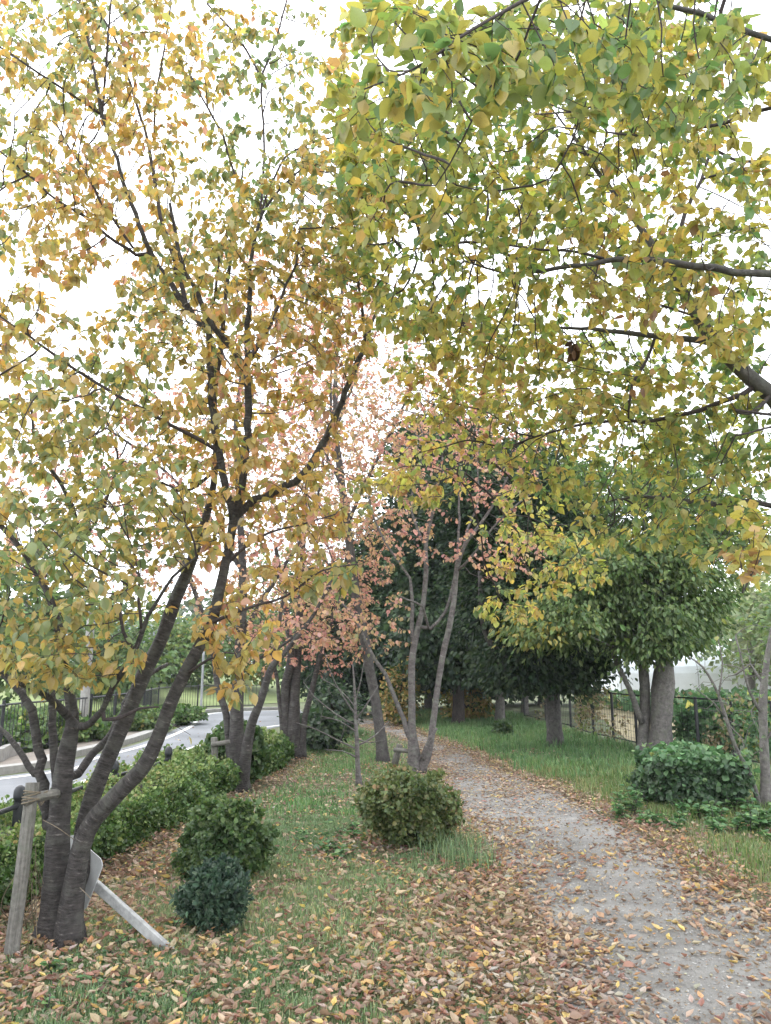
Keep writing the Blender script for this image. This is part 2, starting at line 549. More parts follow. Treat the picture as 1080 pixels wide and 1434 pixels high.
def hnoise_mat(name, ramp, scale1, scale2, bump, rough=0.95):
    m, t = new_mat(name)
    tc = node(t, 'ShaderNodeTexCoord')
    n1 = node(t, 'ShaderNodeTexNoise', Scale=scale1, Detail=8.0, Roughness=0.75)
    n2 = node(t, 'ShaderNodeTexNoise', Scale=scale2, Detail=4.0, Roughness=0.7)
    t.links.new(tc.outputs['Object'], n1.inputs['Vector'])
    t.links.new(tc.outputs['Object'], n2.inputs['Vector'])
    ma = node(t, 'ShaderNodeMixRGB')
    ma.inputs[0].default_value = 0.5
    t.links.new(n1.outputs['Fac'], ma.inputs[1])
    t.links.new(n2.outputs['Fac'], ma.inputs[2])
    rp = node(t, 'ShaderNodeValToRGB')
    els = rp.color_ramp.elements
    els[0].position, els[0].color = ramp[0][0], (*ramp[0][1], 1)
    els[1].position, els[1].color = ramp[-1][0], (*ramp[-1][1], 1)
    for p, c in ramp[1:-1]:
        e = els.new(p)
        e.color = (*c, 1)
    t.links.new(ma.outputs[0], rp.inputs[0])
    n4 = node(t, 'ShaderNodeTexNoise', Scale=scale1 * 0.45, Detail=3.0, Roughness=0.6)
    t.links.new(tc.outputs['Object'], n4.inputs['Vector'])
    m4 = node(t, 'ShaderNodeMapRange')
    m4.inputs['From Min'].default_value = 0.35
    m4.inputs['From Max'].default_value = 0.65
    m4.inputs['To Min'].default_value = 0.72
    m4.inputs['To Max'].default_value = 1.12
    t.links.new(n4.outputs['Fac'], m4.inputs['Value'])
    mv = node(t, 'ShaderNodeVectorMath', operation='SCALE')
    t.links.new(rp.outputs[0], mv.inputs[0])
    t.links.new(m4.outputs[0], mv.inputs['Scale'])
    bs = node(t, 'ShaderNodeBsdfPrincipled', Roughness=rough)
    t.links.new(mv.outputs[0], bs.inputs['Base Color'])
    bp = node(t, 'ShaderNodeBump', Strength=bump, Distance=0.02)
    t.links.new(n2.outputs['Fac'], bp.inputs['Height'])
    t.links.new(bp.outputs[0], bs.inputs['Normal'])
    o = node(t, 'ShaderNodeOutputMaterial')
    t.links.new(bs.outputs[0], o.inputs['Surface'])
    return m


M_GROUND = hnoise_mat('soil_and_turf', [(0.36, (0.09, 0.065, 0.045)), (0.44, (0.14, 0.11, 0.075)), (0.51, (0.11, 0.15, 0.065)), (0.64, (0.16, 0.20, 0.09))], 1.4, 40.0, 0.6)
M_PATH = hnoise_mat('packed_gravel', [(0.32, (0.115, 0.107, 0.096)), (0.45, (0.21, 0.202, 0.188)), (0.54, (0.285, 0.277, 0.260)), (0.68, (0.42, 0.41, 0.39))], 2.2, 150.0, 0.7)
M_ROAD = hnoise_mat('worn_asphalt', [(0.35, (0.17, 0.18, 0.19)), (0.5, (0.21, 0.22, 0.235)), (0.66, (0.26, 0.27, 0.28))], 0.8, 90.0, 0.3)
M_LINE = plain('road_paint', (0.72, 0.72, 0.70), 0.7, var=0.15, scale=30)
M_CONC = plain('concrete', (0.34, 0.33, 0.31), 0.9, var=0.3, scale=6)
M_WOOD = plain('weathered_wood', (0.22, 0.205, 0.18), 0.9, var=0.5, scale=25, bump=0.6)
M_POSTWOOD = plain('pale_weathered_post', (0.37, 0.375, 0.37), 0.85, var=0.45, scale=14, bump=0.35)
M_BLACK = plain('black_paint', (0.022, 0.024, 0.027), 0.5, var=0.4, scale=20, bump=0.05)
M_PLATE = plain('back_of_metal_sign', (0.52, 0.53, 0.53), 0.45, var=0.18, scale=9, bump=0.05)
M_ROPE = plain('old_rope', (0.22, 0.18, 0.13), 0.95, var=0.4, scale=60)
M_FILM = plain('greenhouse_film', (0.72, 0.77, 0.82), 0.5, var=0.12, scale=0.6, bump=0.05)
M_STEEL = plain('galvanised_steel', (0.35, 0.36, 0.37), 0.5, var=0.2, scale=9, bump=0.05)
M_CORE = plain('shaded_twig_core', (0.035, 0.032, 0.022), 0.95, var=0.5, scale=40, bump=0.8)  # twig brown, kept dark to stand in for shade inside the foliage
M_HOUSE = plain('pale_render', (0.50, 0.53, 0.55), 0.9, var=0.1, scale=2)
M_ROOF = plain('grey_roof', (0.16, 0.18, 0.21), 0.7, var=0.25, scale=5)
M_WINDOW = plain('dark_window', (0.06, 0.07, 0.08), 0.15, var=0.2, scale=3, bump=0)
M_DRYFIELD = hnoise_mat('dry_field', [(0.35, (0.22, 0.19, 0.11)), (0.5, (0.36, 0.30, 0.18)), (0.66, (0.30, 0.30, 0.13))], 0.7, 14.0, 0.5)
M_MEADOW = hnoise_mat('far_meadow', [(0.35, (0.13, 0.18, 0.06)), (0.5, (0.19, 0.24, 0.085)), (0.66, (0.27, 0.28, 0.12))], 0.5, 9.0, 0.5)


def sheet(name, L, R, z, mat, across=6, jag=0.0, step=0.25, far_step=None):
    """ribbon between two edge lines"""
    def res(line, n):
        s = np.concatenate([[0], np.cumsum(np.linalg.norm(np.diff(line, axis=0), axis=1))])
        q = np.linspace(0, s[-1], n)
        return np.stack([np.interp(q, s, line[:, 0]), np.interp(q, s, line[:, 1])], 1)
    L3 = catmull(np.c_[L, np.zeros(len(L))], 0.3)[:, :2]
    R3 = catmull(np.c_[R, np.zeros(len(R))], 0.3)[:, :2]
    n = 240
    l, r = res(L3, n), res(R3, n)
    if jag:
        d = norm(r - l)
        l = l - d * ((vnoise(l, 4.0, 3) - 0.5) * jag * 2)[:, None]
        r = r + d * ((vnoise(r, 4.0, 4) - 0.5) * jag * 2)[:, None]
    t = np.linspace(0, 1, across)[None, :, None]
    V = l[:, None, :] * (1 - t) + r[:, None, :] * t
    V = np.concatenate([V, np.full(V.shape[:2] + (1,), z)], -1).reshape(-1, 3)
    i = np.arange(n - 1)[:, None] * across
    j = np.arange(across - 1)[None, :]
    F = np.stack([i + j, i + j + 1, i + across + j + 1, i + across + j], -1).reshape(-1, 4)
    a = Acc()
    a.add(V, None, F)
    o = a.obj(name, mat, colour=False)
    o['kind'] = 'structure'
    return o


def ring_sheet(name, x0, x1, y0, y1, z, mat, nx=40, ny=40):
    xs, ys = np.linspace(x0, x1, nx), np.linspace(y0, y1, ny)
    V = np.array([[x, y, z] for y in ys for x in xs])
    F = [[j * nx + i, j * nx + i + 1, (j + 1) * nx + i + 1, (j + 1) * nx + i] for j in range(ny - 1) for i in range(nx - 1)]
    a = Acc()
    a.add(V, None, F)
    o = a.obj(name, mat, colour=False)
    o['kind'] = 'structure'
    return o


ring_sheet('ground', -700, 700, -300, 1200, 0.0, M_GROUND, 60, 60)
sheet('gravel_path', PATH_L, PATH_R, 0.008, M_PATH, 8, jag=0.10)
sheet('road', ROAD_L, ROAD_R, 0.006, M_ROAD, 6)


def offset_line(line, d0, d1):
    l = catmull(np.c_[line, np.zeros(len(line))], 0.4)[:, :2]
    t = norm(np.gradient(l, axis=0))
    n = np.stack([-t[:, 1], t[:, 0]], 1)
    return l + n * d0, l + n * d1


a_, b_ = offset_line(ROAD_L, -0.35, -0.22)
o = sheet('road_edge_line', a_, b_, 0.011, M_LINE, 2)
a_, b_ = offset_line(ROAD_R, 0.22, 0.35)
o = sheet('road_edge_line', a_, b_, 0.011, M_LINE, 2)
# verge, kerb and walkway beyond the road
a_, b_ = offset_line(ROAD_L, 0.45, 1.05)
sheet('walkway', a_, b_, 0.09, plain('walkway_concrete', (0.22, 0.19, 0.16), 0.9, var=0.35, scale=4), 3)


def strip_wall(name, line, d0, d1, z0, z1, mat, parent=None):
    """low solid strip that follows a line (kerb, low wall)"""
    a, b = offset_line(line, d0, d1)
    n = len(a)
    V = np.vstack([np.c_[a, np.full(n, z0)], np.c_[a, np.full(n, z1)], np.c_[b, np.full(n, z1)], np.c_[b, np.full(n, z0)]])
    i = np.arange(n - 1)
    F = np.vstack([np.stack([k * n + i, k * n + i + 1, (k + 1) * n + i + 1, (k + 1) * n + i], 1) for k in range(3)])
    acc = Acc()
    acc.add(V, None, F)
    return acc.obj(name, mat, parent, colour=False)


o = strip_wall('kerb', ROAD_L, 0.18, 0.44, -0.02, 0.12, M_CONC)
o['kind'] = 'structure'

# ------------------------------------------------------------------ plants: growing branches
def colonize(seeds, att, step, infl, kill, iters, r, tropism=(0, 0, 0), wob=0.25, maxkids=3):
    """space colonisation from seed points; returns node positions and parents of the grown part"""
    pts = [np.asarray(seeds, float)]
    par = [np.full(len(seeds), -1)]
    kids = np.zeros(len(seeds), int)
    total = len(seeds)
    allp = np.asarray(seeds, float)
    bd = np.full(len(att), 1e9)
    bi = np.zeros(len(att), int)
    for s in range(0, len(seeds), 400):
        d = np.linalg.norm(att[:, None, :] - allp[None, s:s + 400, :], axis=2)
        k = d.argmin(1)
        m = d[np.arange(len(att)), k]
        u = m < bd
        bd[u] = m[u]
        bi[u] = k[u] + s
    alive = bd > kill
    trop = np.asarray(tropism, float)
    for it in range(iters):
        act = alive & (bd < infl)
        if not act.any():
            break
        src = bi[act]
        dirs = norm(att[act] - allp[src])
        uniq, inv = np.unique(src, return_inverse=True)
        acc = np.zeros((len(uniq), 3))
        np.add.at(acc, inv, dirs)
        ok = kids[uniq] < maxkids
        if not ok.any():
            break
        uniq, acc = uniq[ok], acc[ok]
        d = norm(norm(acc) + trop + r.normal(0, wob, acc.shape))
        new = allp[uniq] + step * d
        kids[uniq] += 1
        kids = np.concatenate([kids, np.zeros(len(new), int)])
        base = len(allp)
        allp = np.vstack([allp, new])
        par.append(uniq)
        live = np.where(alive)[0]
        for s in range(0, len(new), 300):
            dd = np.linalg.norm(att[live][:, None, :] - new[None, s:s + 300, :], axis=2)
            k = dd.argmin(1)
            m = dd[np.arange(len(live)), k]
            u = m < bd[live]
            bd[live[u]] = m[u]
            bi[live[u]] = k[u] + base + s
        alive &= bd > kill
    return allp, np.concatenate(par)


def cloud(ells, n, r):
    """points inside ellipsoids given as (px, py, rx, ry, distance, half depth, weight)"""
    e = np.array(ells, float)
    k = r.choice(len(e), n, p=e[:, 6] / e[:, 6].sum())
    u = norm(r.normal(size=(n, 3))) * (r.random((n, 1)) ** (1 / 3))
    q = e[k]
    return P(q[:, 0] + u[:, 0] * q[:, 2], q[:, 1] + u[:, 1] * q[:, 3], np.maximum(q[:, 4] + u[:, 2] * q[:, 5], 1.7))


def clumpy(p, scale, cut, seed):
    """keep the points in the denser parts of a smooth noise, so that foliage gathers in layers with gaps"""
    return p[vnoise(p * np.array([1, 1, 1.7]), scale, seed) > cut]


def limb_points(pts, step):
    """traced limb (px, py, distance, width in px) to metres: x, y, z, radius"""
    a = np.array(pts, float)
    p = P(a[:, 0], a[:, 1], a[:, 2])
    ax = project(p)[2]
    return catmull(np.c_[p, a[:, 3] * 0.5 * ax / FPX], step)


def leaf_variants(name, palette, mat, wide, r, per=4):
    out = []
    for w, c in palette:
        row = []
        for k in range(per):
            S, f3, f4 = leaf_shape(True, wide * r.uniform(0.9, 1.1), r.uniform(0.05, 0.32), r.uniform(0.04, 0.24))
            S = S.copy()
            S[:, 0] += 0.07 * r.normal() * S[:, 1] ** 2
            # short stalk
            a = Acc()
            cc = np.clip(np.array(c) * math.exp(r.normal(0, 0.14)), 0, 0.85)
            a.add(S, f3, f4, cc)
            a.add([(-0.012, -0.22, 0.02), (0.012, -0.22, 0.02), (0.012, 0.02, 0), (-0.012, 0.02, 0)], None, [(0, 1, 2, 3)], cc * 0.8)
            row.append(a.mesh(name, mat, smooth=True))
        out.append(row)
    return out


def place_leaf_objects(name, variants, pos, axis, nrm, length, pal_i, parent, r):
    x, y, z = frames(axis, nrm)
    org = np.array(ORIGIN[parent.name])
    out = []
    for i in range(len(pos)):
        row = variants[int(pal_i[i])]
        o = bpy.data.objects.new(name, row[int(r.integers(len(row)))])
        COL.objects.link(o)
        o.parent = parent
        L = float(length[i])
        M = Matrix.Identity(4)
        for c, v in enumerate((x[i], y[i], z[i])):
            for k in range(3):
                M[k][c] = float(v[k]) * L
        p = pos[i] - org
        M.translation = Vector(p)
        o.matrix_local = M
        out.append(o)
    return out


def branch_tree(name, label, cat, trunks, limbs, att, palette, bark, leafmat, leaf_len, step=0.12, infl=1.6, kill=0.14, iters=90,
                leaves_per=3, tip_r=0.0022, droop=0.5, leaf_shape_=MID_LEAF, parts=0, wide=0.46, group=None, seed=1, extra_palette=None,
                lump=0.06, twig_mat=None, leaf_nodes=4, keep=None, tropism=(0, 0, 0.02), leaf_dens=1.0, cluster_scale=1.2, wob=0.25, tsides=14, ws=(1.0, 1.0), near_green=0.0):
    r = np.random.default_rng(seed)
    def slim(t):
        return [(a, b, c, w * (ws[1] + (ws[0] - ws[1]) * min(1, max(0, (w - 10) / 10)))) for a, b, c, w in t]
    trunks = [slim(t) for t in trunks]
    limbs = [slim(t) for t in limbs]
    tr = [limb_points(t, 0.035 if t[0][2] < 7 else 0.12) for t in trunks]
    base = tr[0][0, :3].copy()
    base[2] = 0.0
    root = thing(name, label, cat, base, group)
    acc = Acc()
    seeds, srad = [], []
    for k, t in enumerate(tr):
        t = t.copy()
        if t[0, 2] < 0.35:      # flare at the foot
            h = np.clip(t[:, 2], 0, 0.5)
            t[:, 3] *= 1 + 0.38 * np.exp(-h / 0.09)
            t[0, 2] = -0.06
        tube(acc, t[:, :3], t[:, 3], tsides, True, lump=lump * 1.5, seed=seed + k, flute=0.26 if t[0, 2] < 0.1 else 0.0)
        seeds.append(t[:, :3])
        srad.append(t[:, 3])
    acc.obj('trunk', bark, root, smooth=True, colour=False, bark=True)
    for k, L in enumerate(limbs):
        lp = limb_points(L, 0.08 if L[0][2] < 7 else 0.2)
        allseed = np.vstack(seeds)
        d = np.linalg.norm(allseed - lp[0, :3], axis=1)
        j = d.argmin()
        if 0.02 < d[j] < 0.9:    # join it to the wood it grows from
            lp = np.vstack([np.r_[allseed[j], min(lp[0, 3] * 1.15, np.concatenate(srad)[j])], lp])
        lp[1:-1, :3] += r.normal(0, 0.25, (len(lp) - 2, 3)) * lp[1:-1, 3:4]
        a = Acc()
        tube(a, lp[:, :3], lp[:, 3], 9 if lp[0, 3] > 0.012 else 6, True, lump=lump, seed=seed + 50 + k)
        a.obj('limb', bark if lp[0, 3] > 0.02 else (twig_mat or bark), root, smooth=True, colour=False, bark=True)
        seeds.append(lp[:, :3])
        srad.append(lp[:, 3])
    seeds = np.vstack(seeds)
    srad = np.concatenate(srad)
    use = seeds[:, 2] > 0.9
    seeds, srad = seeds[use], srad[use]
    allp, par = colonize(seeds, att, step, infl, kill, iters, r, tropism, wob)
    ns, n = len(seeds), len(allp)
    desc = np.ones(n)
    for i in range(n - 1, ns - 1, -1):
        desc[par[i]] += desc[i]
    rad = tip_r * np.power(desc, 0.42)
    rad[:ns] = srad
    # chains of grown twigs
    kids = [[] for _ in range(n)]
    for i in range(ns, n):
        kids[par[i]].append(i)
    tw = Acc()
    stack = [(p, k) for p in range(ns) for k in kids[p]]
    while stack:
        p, k = stack.pop()
        ch = [p, k]
        while kids[ch[-1]]:
            ks = sorted(kids[ch[-1]], key=lambda q: -desc[q])
            for q in ks[1:]:
                stack.append((ch[-1], q))
            ch.append(ks[0])
        ch = np.array(ch)
        pts = allp[ch]
        rr = rad[ch].copy()
        rr[0] = min(rr[0], rr[1] * 1.05)
        if len(pts) > 3:         # relax the zigzag a little
            pts = pts.copy()
            pts[1:-1] = 0.5 * pts[1:-1] + 0.25 * (pts[:-2] + pts[2:])
        tube(tw, pts, rr, 4 if rr[0] < 0.006 else 5, False)
    if tw.n:
        tw.obj('twigs', twig_mat or bark, root, smooth=True, colour=False, bark=True, kind='stuff')
    # leaves along the thin ends
    thin = np.where((np.arange(n) >= ns) & (desc <= leaf_nodes))[0]
    if len(thin) == 0 or leaves_per <= 0:
        return root
    seg = norm(allp[thin] - allp[par[thin]])
    rep = r.poisson(leaves_per * leaf_dens, len(thin))
    tip = desc[thin] <= 1
    rep = rep + tip.astype(int)
    idx = np.repeat(np.arange(len(thin)), rep)
    m = len(idx)
    if m == 0:
        return root
    base_p = allp[thin][idx]
    s = seg[idx]
    pos = base_p - s * r.random((m, 1)) * step + r.normal(0, 0.012, (m, 3)) * (leaf_len / 0.08)
    axis = norm(0.55 * s + r.normal(0, 0.55, (m, 3)) + np.array([0, 0, -droop]))
    nrm = norm(r.normal(0, 0.55, (m, 3)) + np.array([0, 0, 1.0]))
    length = leaf_len * np.clip(r.normal(1, 0.2, m), 0.5, 1.45)
    pos = pos + axis * (0.18 * length)[:, None]
    cl = vnoise(base_p, cluster_scale, seed)
    cl = np.clip((cl - 0.5) * 1.6 + 0.5, 0, 1)
    if near_green:
        cl = np.where(base_p[:, 1] < near_green, cl * 0.35, cl)
    col, pi = pick(palette, m, r, cl)
    if keep is not None:
        kp = keep(pos)
        pos, axis, nrm, length, col, pi = pos[kp], axis[kp], nrm[kp], length[kp], col[kp], pi[kp]
        m = len(pos)
    single = np.zeros(m, bool)
    if parts:
        px, py, ax = project(pos)
        big = length / ax
        inside = (px > 0) & (px < 1080) & (py > 0) & (py < 1434)
        order = np.argsort(np.where(inside, -big, 1))
        single[order[:parts]] = True
        var = leaf_variants('leaf', palette, leafmat, wide, r)
        place_leaf_objects('leaf', var, pos[single], axis[single], nrm[single], length[single], pi[single], root, r)
    q = ~single
    a = Acc()
    add_leaves(a, pos[q], axis[q], nrm[q], length[q], col[q], leaf_shape_, wide / 0.46)
    a.obj('leaves', leafmat, root, smooth=False, kind='stuff')
    print(name, 'nodes', n - ns, 'leaves', m)
    return root


def clump_tree(name, label, cat, trunks, crown, n_clumps, per, leaf_len, palette, bark, leafmat, clump_r=0.55, group=None, seed=3,
               shape=QUAD_LEAF, width=1.0, n_limbs=12, shell=0.3, parts_name='crown', flat=0.42, droop=0.35, extra=()):
    """tree whose crown is many leaf clumps spread through ellipsoids, on limbs that reach them"""
    r = np.random.default_rng(seed)
    tr = [limb_points(t, 0.2) for t in trunks]
    base = tr[0][0, :3].copy()
    base[2] = 0
    root = thing(name, label, cat, base, group)
    acc = Acc()
    for k, t in enumerate(tr):
        t = t.copy()
        if t[0, 2] < 0.5:
            t[:, 3] *= 1 + 0.3 * np.exp(-np.clip(t[:, 2], 0, 2) / 0.18)
            t[0, 2] = -0.08
        tube(acc, t[:, :3], t[:, 3], 12, True, lump=0.09, seed=seed + k)
    acc.obj('trunk', bark, root, smooth=True, colour=False, bark=True)
    e = np.array(crown, float)
    k = r.choice(len(e), n_clumps, p=e[:, 6] / e[:, 6].sum())
    u = norm(r.normal(size=(n_clumps, 3))) * (shell + (1 - shell) * r.random((n_clumps, 1))) ** 0.6
    q = e[k]
    cen = P(q[:, 0] + u[:, 0] * q[:, 2], q[:, 1] + u[:, 1] * q[:, 3], q[:, 4] + u[:, 2] * q[:, 5])
    cen[:, 2] = np.maximum(cen[:, 2], 0.25)
    for L in extra:
        lp = limb_points(L, 0.2)
        a = Acc()
        tube(a, lp[:, :3], lp[:, 3], 8, True, lump=0.08, seed=seed)
        a.obj('limb', bark, root, smooth=True, colour=False, bark=True)
    # limbs
    trunk_pts = np.vstack([t for t in tr])
    hi = trunk_pts[trunk_pts[:, 2] > 0.35 * trunk_pts[:, 2].max()]
    sel = r.choice(n_clumps, min(n_limbs, n_clumps), replace=False)
    for s in sel:
        c = cen[s]
        below = hi[hi[:, 2] < c[2] + 0.3] if (hi[:, 2] < c[2] + 0.3).any() else hi[:1]
        b = below[r.integers(len(below))]
        mid = (b[:3] * 0.45 + c * 0.55) + np.array([0, 0, 0.25 * np.linalg.norm(c - b[:3]) * r.uniform(-0.3, 0.6)])
        lp = catmull(np.array([b[:3], mid, c]), 0.3)
        a = Acc()
        tube(a, lp, np.linspace(max(0.25 * b[3], 0.03), 0.012, len(lp)), 6, True)
        a.obj('limb', bark, root, smooth=True, colour=False, bark=True)
    cr = clump_r * r.uniform(0.6, 1.3, n_clumps)
    cnt = np.maximum(3, (per * (cr / clump_r) ** 1.5)).astype(int)
    idx = np.repeat(np.arange(n_clumps), cnt)
    m = len(idx)
    off = r.normal(0, 0.5, (m, 3)) * np.array([1, 1, flat])
    pos = cen[idx] + off * cr[idx][:, None]
    out = norm(cen[idx] - cen.mean(0))
    axis = norm(off * 0.8 + out * 0.5 + r.normal(0, 0.5, (m, 3)) + np.array([0, 0, -droop]))
    nrm = norm(r.normal(0, 0.5, (m, 3)) + np.array([0, 0, 0.8]) + out * 0.3)
    length = leaf_len * np.clip(r.normal(1, 0.22, m), 0.5, 1.5)
    cl = vnoise(cen, 1.1, seed)[idx]
    col, _ = pick(palette, m, r, cl)
    a = Acc()
    ok = pos[:, 2] > 0.05
    add_leaves(a, pos[ok], axis[ok], nrm[ok], length[ok], col[ok], shape, width)
    a.obj(parts_name, leafmat, root, kind='stuff')
    print(name, 'leaves', m)
    return root

#@@TREES@@
# ------------------------------------------------------------------ near cherry tree on the left
D0 = 5.1
cherry_trunks = [
    [(76, 1318, 5.1, 62), (80, 1235, 5.1, 54), (83, 1160, 5.1, 48), (88, 1095, 5.1, 42), (97, 1040, 5.1, 33), (102, 1005, 5.1, 27), (96, 960, 5.08, 20), (88, 915, 5.1, 18), (80, 870, 5.2, 14), (62, 820, 5.3, 11), (30, 770, 5.4, 9), (0, 735, 5.5, 8), (-50, 690, 5.6, 6)],
    [(96, 1314, 5.0, 58), (101, 1258, 5.0, 48), (113, 1192, 4.98, 42), (131, 1150, 4.96, 37), (165, 1112, 4.94, 34), (200, 1075, 4.92, 32), (222, 1030, 4.9, 31), (239, 985, 4.9, 30), (258, 945, 4.9, 28), (280, 905, 4.9, 26), (297, 870, 4.92, 24), (307, 830, 4.95, 22), (316, 790, 5, 20), (323, 755, 5, 19), (328, 722, 5, 20)],
    [(104, 1250, 5.12, 40), (112, 1215, 5.2, 42), (119, 1150, 5.25, 38), (140, 1088, 5.3, 36), (165, 1030, 5.35, 34), (185, 985, 5.4, 32), (201, 945, 5.45, 31), (226, 895, 5.5, 30), (246, 840, 5.55, 28), (263, 800, 5.6, 24), (276, 765, 5.6, 19), (291, 715, 5.65, 14), (300, 670, 5.7, 12), (303, 610, 5.7, 11), (300, 555, 5.7, 10), (310, 480, 5.75, 9), (318, 400, 5.8, 7), (330, 320, 5.85, 5), (340, 240, 5.9, 3)],
]
